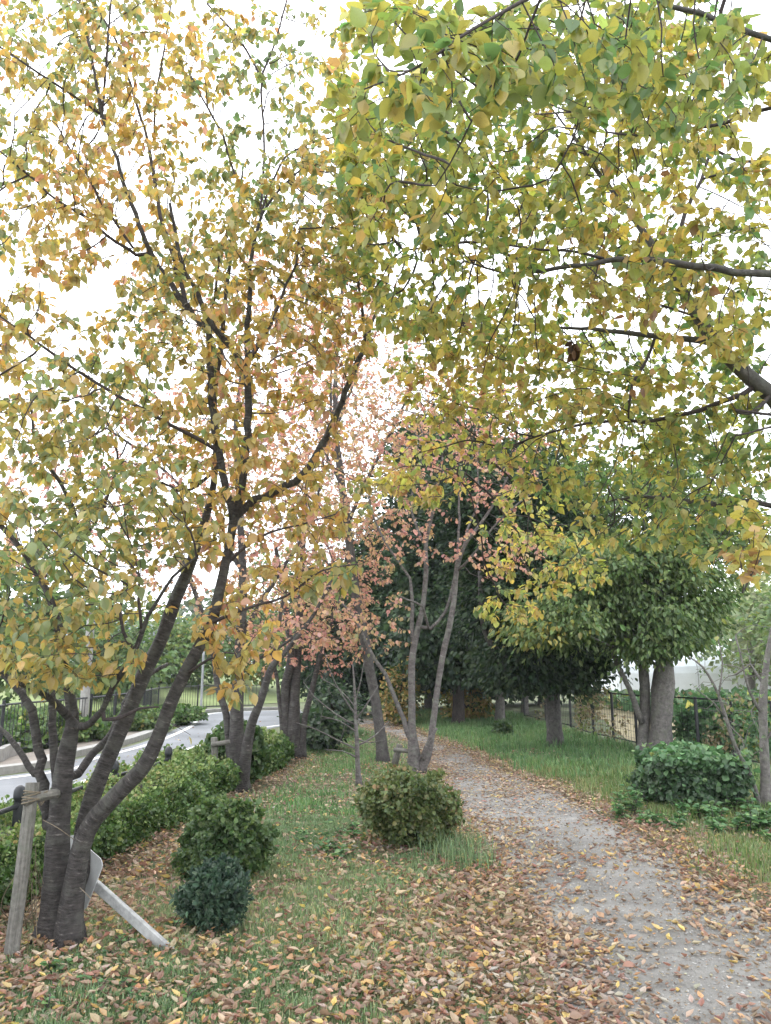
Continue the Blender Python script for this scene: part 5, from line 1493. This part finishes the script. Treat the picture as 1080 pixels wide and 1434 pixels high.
# meadow slope and poles
m_ = Acc()
rr_ = np.array([(-40, 14, 0.02), (-14, 22, 0.02), (-10, 33, 0.02), (-7.5, 38, 0.02), (-3, 42, 0.02), (-3, 70, 1.2), (-12, 70, 2.2), (-22, 60, 2.4), (-40, 45, 1.6)])
m_.add(rr_, [[0, 1, 8], [1, 7, 8], [1, 2, 7], [2, 6, 7], [2, 3, 6], [3, 5, 6], [3, 4, 5]])
o = m_.obj('meadow', M_MEADOW, colour=False)
o['kind'] = 'structure'


def pole(name, label, px, d, h, r0, r1, mat):
    p = px_at(px, 940, d)
    root = thing(name, label, 'pole', (p[0], p[1], 0))
    a = Acc()
    z = np.linspace(-0.05, h, 12)
    tube(a, np.stack([np.full(12, p[0]), np.full(12, p[1]), z], 1), np.linspace(r0, r1, 12), 14, True)
    a.obj('shaft', mat, root, smooth=True, colour=False)
    a = Acc()
    tube(a, np.array([[p[0], p[1], h], [p[0], p[1], h + 0.04]]), r1 * 1.15, 14, True)
    a.obj('cap', mat, root, colour=False)
    a = Acc()
    tube(a, np.array([[p[0], p[1], 0], [p[0], p[1], 0.12]]), r0 * 1.35, 14, True)
    a.obj('base_collar', M_CONC, root, colour=False)


pole('concrete_pole', 'thick pale concrete pole across the road behind the cherry stems', 122, 18, 2.9, 0.11, 0.09, M_CONC)
pole('thin_pole', 'thin white pole on the far side of the road bend', 284, 31, 2.4, 0.05, 0.045, M_STEEL)

# house glimpsed through the cherry stems
hx = px_at(95, 940, 48)
hs_ = thing('house', 'pale rendered house with a grey pitched roof far beyond the road', 'house', (hx[0], hx[1], 0))
a = Acc()
box(a, (hx[0] - 6, hx[1] - 4, 0), (hx[0] + 6, hx[1] + 4, 3.2))
a.obj('wall', M_HOUSE, hs_, colour=False)
a = Acc()
V = [(-6.6, -4.6, 3.1), (6.6, -4.6, 3.1), (6.6, 4.6, 3.1), (-6.6, 4.6, 3.1), (-6.6, 0, 4.6), (6.6, 0, 4.6)]
a.add(np.array(V) + [hx[0], hx[1], 0.02], [[0, 4, 3], [1, 2, 5]], [[0, 1, 5, 4], [2, 3, 4, 5], [0, 3, 2, 1]])
a.obj('roof', M_ROOF, hs_, colour=False)
for wx, wz in ((-3.8, 1.2), (-0.4, 1.2), (3, 1.2)):
    a = Acc()
    box(a, (hx[0] + wx - 0.9, hx[1] - 4.06, wz), (hx[0] + wx + 0.9, hx[1] - 4.003, wz + 1.2))
    wn = a.obj('window', M_STEEL, hs_, colour=False)
    a = Acc()
    box(a, (hx[0] + wx - 0.8, hx[1] - 4.075, wz + 0.1), (hx[0] + wx + 0.8, hx[1] - 4.063, wz + 1.1))
    pn = a.obj('pane', M_WINDOW, wn, origin=tuple(hs_.location), colour=False)

# ------------------------------------------------------------------ wire fence, field and greenhouse on the right
field = Acc()
fp = np.array([(5.6, 18.5, 0.012), (7.6, 15.2, 0.012), (14, 11, 0.012), (60, 14, 0.012), (60, 60, 0.012), (14, 60, 0.012)])
field.add(fp, [[0, 1, 5], [1, 4, 5], [1, 2, 4], [2, 3, 4]])
o = field.obj('field', M_DRYFIELD, colour=False)
o['kind'] = 'structure'
FPX_ = [(735, 1006), (765, 1014), (800, 1022), (815, 1029), (832, 1034), (860, 1040), (893, 1048), (980, 1062), (1030, 1072), (1090, 1082)]
fpts = [gxy([p])[0] for p in FPX_]
wf = thing('wire_fence', 'black post and wire mesh fence with dry vines behind the right-hand trees', 'fence', (fpts[4][0], fpts[4][1], 0))
FH = 1.12
for p in fpts:
    a = Acc()
    tube(a, np.array([[p[0], p[1], -0.1], [p[0], p[1], FH]]), 0.032, 8, True)
    a.obj('post', M_BLACK, wf, colour=False)
for p, q in zip(fpts[:-1], fpts[1:]):
    for z in (FH - 0.03, 0.12):
        a = Acc()
        tube(a, np.array([[p[0], p[1], z], [q[0], q[1], z]]), 0.016, 6, True)
        a.obj('rail', M_BLACK, wf, colour=False)
wire = Acc()
for p, q in zip(fpts[:-1], fpts[1:]):
    for z in np.linspace(0.2, FH - 0.1, 7):
        tube(wire, np.array([[p[0], p[1], z], [q[0], q[1], z]]), 0.0035, 3, False)
    nl = int(np.linalg.norm(q - p) / 0.14)
    for k in range(1, nl):
        c = p + (q - p) * k / nl
        tube(wire, np.array([[c[0], c[1], 0.12], [c[0], c[1], FH - 0.03]]), 0.0035, 3, False)
wire.obj('wire_mesh', M_BLACK, wf, colour=False, kind='stuff')
r = np.random.default_rng(501)
vn = Acc()
N = 5200
seg = r.integers(0, len(fpts) - 1, N)
f = r.random(N)[:, None]
A, B = np.array(fpts)[seg], np.array(fpts)[seg + 1]
xy = A * (1 - f) + B * f
z = r.random(N) ** 0.8 * 1.2
pos = np.c_[xy + r.normal(0, 0.06, (N, 2)), z]
dn = vnoise(pos, 1.6, 9)
kp = dn + 0.25 * r.random(N) > np.where(pos[:, 0] > 5.6, 0.62, 0.80)
pos = pos[kp]
m = len(pos)
colr, _ = pick([(2, (0.20, 0.17, 0.09)), (2, (0.30, 0.25, 0.15)), (2, (0.16, 0.19, 0.06)), (1, (0.30, 0.28, 0.08))], m, r, vnoise(pos, 1.5, 4))
gv, _ = pick(PAL_VINE, m, r)
gg = (pos[:, 0] > 6.0) & (r.random(m) < 0.75)
colr[gg] = gv[gg]
add_leaves(vn, pos, norm(r.normal(0, 1, (m, 3)) + [0, 0, -0.5]), norm(r.normal(0, 1, (m, 3)) + [0, -0.5, 0.3]), 0.09 * r.uniform(0.6, 1.4, m), colr, QUAD_LEAF)
vn.obj('vines', M_HEDGE, wf, kind='stuff')

# greenhouse: hooped film tunnel
g0, g1 = px_at(845, 940, 44), px_at(1062, 940, 44)
gw = (g1[0] - g0[0])
gh = thing('greenhouse', 'long white film-covered greenhouse in the field beyond the fence', 'greenhouse', ((g0[0] + g1[0]) / 2, 44, 0))
th = np.linspace(0, math.pi, 15)
cs = np.stack([-np.cos(th) * 3.2, 1.5 + np.sin(th) * 1.55], 1)
cs = np.vstack([[-3.2, 0], cs, [3.2, 0]])
n = len(cs)
xs = np.arange(g0[0], g1[0] + 3.01, 1.0)
a = Acc()
V = np.concatenate([np.stack([np.full(n, x), 44 + cs[:, 0], cs[:, 1] - (0.03 if k % 2 else 0)], 1) for k, x in enumerate(xs)])
i = np.arange(len(xs) - 1)[:, None] * n
j = np.arange(n - 1)[None, :]
F = np.stack([i + j, i + j + 1, i + n + j + 1, i + n + j], -1).reshape(-1, 4)
a.add(V, None, F)
a.obj('film_cover', M_FILM, gh, colour=False)
for x in xs[::2]:
    a = Acc()
    tube(a, np.stack([np.full(n, x), 44 + cs[:, 0] * 1.006, cs[:, 1] * 1.006 + 0.01], 1), 0.022, 5, True)
    a.obj('hoop', M_STEEL, gh, colour=False)
for x, nm in ((xs[0] - 0.02, 'end_wall'), (xs[-1] + 0.02, 'end_wall')):
    a = Acc()
    V = np.vstack([[x, 44, 0], np.stack([np.full(n, x), 44 + cs[:, 0] * 0.99, cs[:, 1] * 0.99], 1)])
    a.add(V, [[0, k, k + 1] for k in range(1, n)])
    a.obj(nm, M_FILM, gh, colour=False)
# crops in front of it
cr = Acc()
N = 5000
pos = np.c_[r.uniform(9, 27, N), r.uniform(27, 36, N), r.random(N) * 0.6 + 0.05]
colr, _ = pick(PAL_VINE, N, r)
add_leaves(cr, pos, norm(r.normal(0, 1, (N, 3)) + [0, 0, 0.6]), norm(r.normal(0, 0.5, (N, 3)) + [0, 0, 1]), 0.3 * r.uniform(0.6, 1.3, N), colr, QUAD_LEAF, 1.2)
o = cr.obj('crop_leaves', M_HEDGE, None, origin=(18, 31, 0))
o['kind'] = 'stuff'
o['label'] = 'strip of bright green crops in front of the white greenhouse'
o['category'] = 'crops'

# far woods that close the horizon
r = np.random.default_rng(601)
fw = Acc()
pts = []
for k in range(900):
    ang = r.uniform(-1.15, 1.15)
    R = r.uniform(95, 150)
    hgt = 7 + 5 * vnoise(np.array([[ang * 3, 0.0]]), 1.5, 5)[0]
    if -0.02 < ang < 0.25:
        hgt += 5
    pts.append((math.sin(ang) * R, math.cos(ang) * R, r.random() ** 0.7 * hgt))
pts = np.array(pts)
idx = np.repeat(np.arange(len(pts)), 34)
m = len(idx)
pos = pts[idx] + r.normal(0, 1, (m, 3)) * [1.6, 1.6, 1.1]
pos[:, 2] = np.maximum(pos[:, 2], 0.3)
colr, _ = pick([(3, (0.06, 0.09, 0.045)), (3, (0.09, 0.125, 0.06)), (1, (0.16, 0.17, 0.07))], m, r, vnoise(pts, 0.12, 8)[idx])
add_leaves(fw, pos, norm(r.normal(0, 1, (m, 3))), norm(r.normal(0, 0.6, (m, 3)) + [0, -0.4, 0.8]), 1.1 * r.uniform(0.6, 1.4, m), colr, QUAD_LEAF)
o = fw.obj('far_woods', M_HEDGE, None, origin=(0, 120, 0))
o['kind'] = 'stuff'
o['label'] = 'low band of distant green woods closing the horizon'
o['category'] = 'woods'

# ------------------------------------------------------------------ grass
def keep_ground(xy):
    inside = in_poly(xy, PATH_POLY) | in_poly(xy, ROAD_POLY)
    return ~inside


def grass(name, label, n, xr, yr, hgt, wid, pal, seed, dens=None, lush=0.0):
    r = np.random.default_rng(seed)
    xy = np.c_[r.uniform(*xr, n), r.uniform(*yr, n)]
    ok = keep_ground(xy)
    half = 0.62 * xy[:, 1] + 0.8
    ok &= np.abs(xy[:, 0]) < half
    if dens is not None:
        ok &= r.random(n) < dens(xy)
    xy = xy[ok]
    m = len(xy)
    tuft = vnoise(xy, 3.5, seed)
    h = hgt * (0.45 + 0.9 * tuft) * r.uniform(0.5, 1.3, m)
    a = r.uniform(0, 6.28, m)
    side = np.stack([np.cos(a), np.sin(a), np.zeros(m)], 1)
    lean = np.stack([-np.sin(a), np.cos(a), np.zeros(m)], 1) * r.uniform(0.1, 0.9, m)[:, None]
    b = np.c_[xy, np.zeros(m)]
    w = wid * r.uniform(0.6, 1.4, m)[:, None]
    v0, v1 = b - side * w / 2, b + side * w / 2
    mid = b + np.c_[lean[:, :2] * (h * 0.25)[:, None], h * 0.6]
    v2, v3 = mid - side * w * 0.36, mid + side * w * 0.36
    tip = b + np.c_[lean[:, :2] * (h * 0.8)[:, None], h * (1 - 0.25 * np.linalg.norm(lean[:, :2], axis=1))]
    V = np.stack([v0, v1, v2, v3, tip], 1).reshape(-1, 3)
    o5 = np.arange(m) * 5
    f4 = np.stack([o5, o5 + 1, o5 + 3, o5 + 2], 1)
    f3 = np.stack([o5 + 2, o5 + 3, o5 + 4], 1)
    col, _ = pick(pal, m, r, vnoise(xy, 1.4, seed + 1))
    acc = Acc()
    acc.add(V, f3, f4, np.repeat(col, 5, axis=0))
    ob = acc.obj(name, M_GRASS, None, origin=(0, 0, 0))
    ob['kind'] = 'stuff'
    ob['label'] = label
    ob['category'] = 'grass'
    print(name, m)


HEDGE_STRIP = catmull(np.c_[HEDGE_LINE, np.zeros(len(HEDGE_LINE))], 0.4)[:, :2]
HEDGE_OUT = HEDGE_STRIP + np.stack([-np.gradient(HEDGE_STRIP, axis=0)[:, 1], np.gradient(HEDGE_STRIP, axis=0)[:, 0]], 1) * 3.2
PLC = catmull(np.c_[PATH_L, np.zeros(len(PATH_L))], 0.25)[:, :2]
PRC = catmull(np.c_[PATH_R, np.zeros(len(PATH_R))], 0.25)[:, :2]


def lawn_dens(xy):
    d = dist_line(xy, PLC)
    e = dist_line(xy, HEDGE_STRIP)
    v = np.clip((d - 0.15) / 1.3, 0.10, 1) * np.clip((e - 0.25) / 0.7, 0.04, 1)
    return v * np.clip(0.30 + 1.1 * vnoise(xy, 1.6, 31), 0.15, 1)


def right_dens(xy):
    d = dist_line(xy, PRC)
    return np.clip((d - 0.10) / 0.5, 0.05, 1) * np.clip(0.5 + 0.8 * vnoise(xy, 1.2, 33), 0.2, 1)


LP = np.vstack([PLC, HEDGE_STRIP[::-1]])


def left_only(xy):
    return in_poly(xy, LP) * lawn_dens(xy)


FENCE_XY = gxy([(735, 1006), (765, 1014), (800, 1022), (815, 1029), (832, 1034), (860, 1040), (893, 1048), (980, 1062), (1030, 1072), (1090, 1082)])
RP = np.vstack([PRC, [(0, 60), (4, 60)], FENCE_XY, [(20, 9), (20, -8)]])


def right_only(xy):
    return in_poly(xy, RP) * right_dens(xy)


grass('grass', 'short green and straw grass of the near lawn left of the path', 330000, (-5, 1.2), (2.6, 9), 0.056, 0.007, PAL_GRASS, 701, left_only)
grass('grass', 'green grass of the far lawn between hedge and path', 140000, (-6, 1.5), (9, 30), 0.09, 0.014, PAL_LUSH, 703, left_only)
grass('grass', 'green grass on the right bank of the path', 110000, (0.5, 9), (4, 14), 0.12, 0.010, [(2, (0.10, 0.17, 0.05)), (3, (0.15, 0.22, 0.075)), (2, (0.26, 0.26, 0.12)), (1, (0.38, 0.30, 0.16))], 705, right_only)
grass('grass', 'bright green grass under the trees farther right', 120000, (0, 14), (12, 32), 0.16, 0.018, PAL_LUSH, 707, right_only)


def tuft_dens(xy):
    c = gxy([(645, 1192), (660, 1215), (625, 1205)])
    d = np.min([np.linalg.norm(xy - k, axis=1) for k in c], axis=0)
    return np.exp(-(d / 0.18) ** 2)


grass('grass', 'taller tuft of grass between the azalea bush and the path', 6000, (0.2, 1.6), (6.2, 8.2), 0.20, 0.006, PAL_GRASS, 709, tuft_dens)

# ------------------------------------------------------------------ fallen leaves and loose stones
r = np.random.default_rng(801)


def litter_density(xy):
    dl = dist_line(xy, PLC)
    drr = dist_line(xy, PRC)
    ins = in_poly(xy, PATH_POLY)
    e = dist_line(xy, HEDGE_STRIP)
    left = in_poly(xy, LP)
    right = in_poly(xy, RP)
    v = np.zeros(len(xy))
    nz = vnoise(xy, 2.2, 51)
    v = np.where(left, 0.09 + 0.22 * nz + 1.1 * np.exp(-(dl / 0.95) ** 2) * np.clip((11 - xy[:, 1]) / 4, 0.15, 1) + 0.9 * np.exp(-(e / 0.7) ** 2), v)
    v = np.where(left, v * np.clip(1.25 - 0.06 * xy[:, 1], 0.25, 1), v)
    v = v + np.where(left, 0.32 * np.exp(-(((xy[:, 0] + 1.6) / 1.6) ** 2 + ((xy[:, 1] - 4.4) / 0.9) ** 2)), 0)
    v = v * np.where(left, np.clip(0.45 + 1.1 * vnoise(xy, 5.0, 77), 0.4, 1.3), 1)
    v = np.where(right, 0.05 + 1.0 * np.exp(-(drr / 0.38) ** 2), v)
    v = np.where(ins, 0.10 + 0.42 * np.clip(nz * 2.2 - 0.9, 0, 1) + 0.6 * np.exp(-(dl / 0.22) ** 2) + 0.45 * np.exp(-(drr / 0.2) ** 2), v)
    v = np.where(in_poly(xy, ROAD_POLY), 0.004, v)
    return v


N = 380000
xy = np.c_[r.uniform(-6, 6, N), 2.6 + r.random(N) ** 1.35 * 24]
ok = (np.abs(xy[:, 0]) < 0.6 * xy[:, 1] + 0.6) & (r.random(N) < litter_density(xy) * 0.80) & (~in_poly(xy, np.vstack([HEDGE_STRIP, HEDGE_OUT[::-1]])))
xy = xy[ok]
m = len(xy)
on_path = in_poly(xy, PATH_POLY)
z = np.where(on_path, 0.016, 0.02 + 0.03 * r.random(m))
pos = np.c_[xy, z]
a_ = r.uniform(0, 6.28, m)
axis = norm(np.stack([np.cos(a_), np.sin(a_), r.normal(0, 0.14, m)], 1))
nrm = norm(r.normal(0, 0.30, (m, 3)) * np.where(on_path, 0.6, 1.4)[:, None] + [0, 0, 1])
L = np.clip(r.normal(0.042, 0.015, m), 0.015, 0.08)
cl = np.clip(vnoise(xy, 1.3, 61) * 0.9 + 0.05, 0, 1)
col, pi = pick(PAL_FALLEN, m, r, cl)
px, py, ax_ = project(pos)
inside = (px > 4) & (px < 1076) & (py > 0) & (py < 1430)
order = np.argsort(np.where(inside, -L / ax_, 1))
single = np.zeros(m, bool)
single[order[:300]] = True
drop = leaf_variants('fallen_leaf', PAL_FALLEN, M_DRY, 0.29, r, 4)
X, Y, Zv = frames(axis, nrm)
dl = dist_line(xy, PLC)
for i in np.where(single)[0]:
    k = int(pi[i])
    o = bpy.data.objects.new('fallen_leaf', drop[k][int(r.integers(4))])
    COL.objects.link(o)
    Mx = Matrix.Identity(4)
    for c, v in enumerate((X[i], Y[i], Zv[i])):
        for q in range(3):
            Mx[q][c] = float(v[q]) * float(L[i])
    Mx.translation = Vector(pos[i])
    o.matrix_world = Mx
    where = 'on the grey gravel path' if on_path[i] else ('in the leaf drift along the left edge of the path' if dl[i] < 0.9 else 'in the short grass left of the path')
    tag(o, FALLEN_NAMES[k] + ' fallen leaf lying ' + where, 'fallen leaf', 'fallen leaves ' + where + ', ' + FALLEN_NAMES[k])
q = ~single
a = Acc()
near = q & (xy[:, 1] < 9)
add_leaves(a, pos[near], axis[near], nrm[near], L[near], col[near], CURLED_LEAF, 0.62)
fr = q & ~near
add_leaves(a, pos[fr], axis[fr], nrm[fr], L[fr] * 1.1, col[fr], QUAD_LEAF, 0.8)
o = a.obj('leaf_litter', M_DRY, None, origin=(0, 0, 0))
o['kind'] = 'stuff'
o['label'] = 'brown, tan and yellow leaf litter strewn over lawn and path edges'
o['category'] = 'leaf litter'
print('litter', m)
# crumbled bits of leaf between the blades
N = 160000
xy2 = np.c_[r.uniform(-5, 5, N), 2.6 + r.random(N) ** 1.3 * 16]
d2 = litter_density(xy2)
ok = (np.abs(xy2[:, 0]) < 0.6 * xy2[:, 1] + 0.5) & (r.random(N) < 0.25 + d2) & (~in_poly(xy2, np.vstack([HEDGE_STRIP, HEDGE_OUT[::-1]]))) & (~in_poly(xy2, ROAD_POLY))
xy2 = xy2[ok]
n2_ = len(xy2)
onp = in_poly(xy2, PATH_POLY)
p2 = np.c_[xy2, np.where(onp, 0.013, 0.012 + 0.03 * r.random(n2_))]
an = r.uniform(0, 6.28, n2_)
c2_, _ = pick([(3, (0.24, 0.17, 0.11)), (3, (0.36, 0.28, 0.19)), (2, (0.14, 0.10, 0.07)), (2, (0.42, 0.36, 0.26))], n2_, r)
cb = Acc()
add_leaves(cb, p2, np.stack([np.cos(an), np.sin(an), r.normal(0, 0.2, n2_)], 1), norm(r.normal(0, 0.3, (n2_, 3)) + [0, 0, 1]), r.uniform(0.010, 0.026, n2_) * np.clip(xy2[:, 1] / 6, 1, 1.8), c2_, QUAD_LEAF, 0.7)
o = cb.obj('leaf_crumbs', M_DRY, None, origin=(0, 0, 0))
o['kind'] = 'stuff'
o['label'] = 'small crumbled leaf pieces between the grass blades and on the path'
o['category'] = 'leaf litter'

# small stones on the path
N = 26000
xy = np.c_[r.uniform(-1, 4, N), 2.6 + r.random(N) ** 1.5 * 14]
xy = xy[in_poly(xy, PATH_POLY)]
m = len(xy)
s_ = r.uniform(0.003, 0.0085, m) * r.uniform(0.7, 1.4, m)
oct_ = np.array([(1, 0, 0), (-1, 0, 0), (0, 1, 0), (0, -1, 0), (0, 0, 0.75), (0, 0, -0.3)], float)
V = oct_[None] * s_[:, None, None] * r.uniform(0.6, 1.3, (m, 6, 1)) + np.c_[xy, np.full(m, 0.010)][:, None, :]
F = np.array([(0, 2, 4), (2, 1, 4), (1, 3, 4), (3, 0, 4)])
a = Acc()
g_ = r.uniform(0.16, 0.46, m)
a.add(V.reshape(-1, 3), (F[None] + (np.arange(m) * 6)[:, None, None]).reshape(-1, 3), None, np.repeat(np.c_[g_, g_ * 0.98, g_ * 0.94], 6, axis=0))
M_STONE = leaf_material('loose_stone', 0.0, 0.0, gloss=0.02)
o = a.obj('gravel', M_STONE, None, origin=(0, 0, 0))
o['kind'] = 'stuff'
o['label'] = 'loose grey stones scattered on the gravel path'
o['category'] = 'gravel'

# withered leaf bunch hanging under the right-hand branch
r = np.random.default_rng(901)
c0 = px_at(806, 478, 4.6)
wb = thing('withered_leaf_bunch', 'withered dark brown leaf bunch hanging below the right-hand branch', 'leaf bunch', c0)
a = Acc()
tube(a, catmull(np.array([c0 + [0, 0, 0.03], c0 + [0.005, 0, -0.02], c0 + [0, 0.005, -0.09]]), 0.02), 0.003, 5, True)
a.obj('stalk', M_TWIG, wb, colour=False, bark=True)
dead = leaf_variants('leaf', [(1, (0.05, 0.025, 0.014)), (1, (0.10, 0.05, 0.025)), (1, (0.22, 0.11, 0.05))], M_DRY, 0.32, r, 3)
n_ = 22
pp = c0 + np.c_[r.normal(0, 0.016, (n_, 2)), -r.uniform(0.0, 0.08, n_)]
place_leaf_objects('leaf', dead, pp, norm(r.normal(0, 0.35, (n_, 3)) + [0, 0, -1]), norm(r.normal(0, 1, (n_, 3))), r.uniform(0.045, 0.08, n_), r.integers(0, 3, n_), wb, r)


# ------------------------------------------------------------------ thin scattering volume, added to lift the shadows
hz = Acc()
box(hz, (-260, -60, -1.2), (260, 260, 24))
hm, ht = new_mat('shadow_lift_volume')
pv = node(ht, 'ShaderNodeVolumePrincipled')
pv.inputs['Color'].default_value = (0.93, 0.96, 1.0, 1)
pv.inputs['Density'].default_value = 0.0006
ho = node(ht, 'ShaderNodeOutputMaterial')
ht.links.new(pv.outputs[0], ho.inputs['Volume'])
o = hz.obj('shadow_lift_haze', hm, colour=False)
o['kind'] = 'stuff'
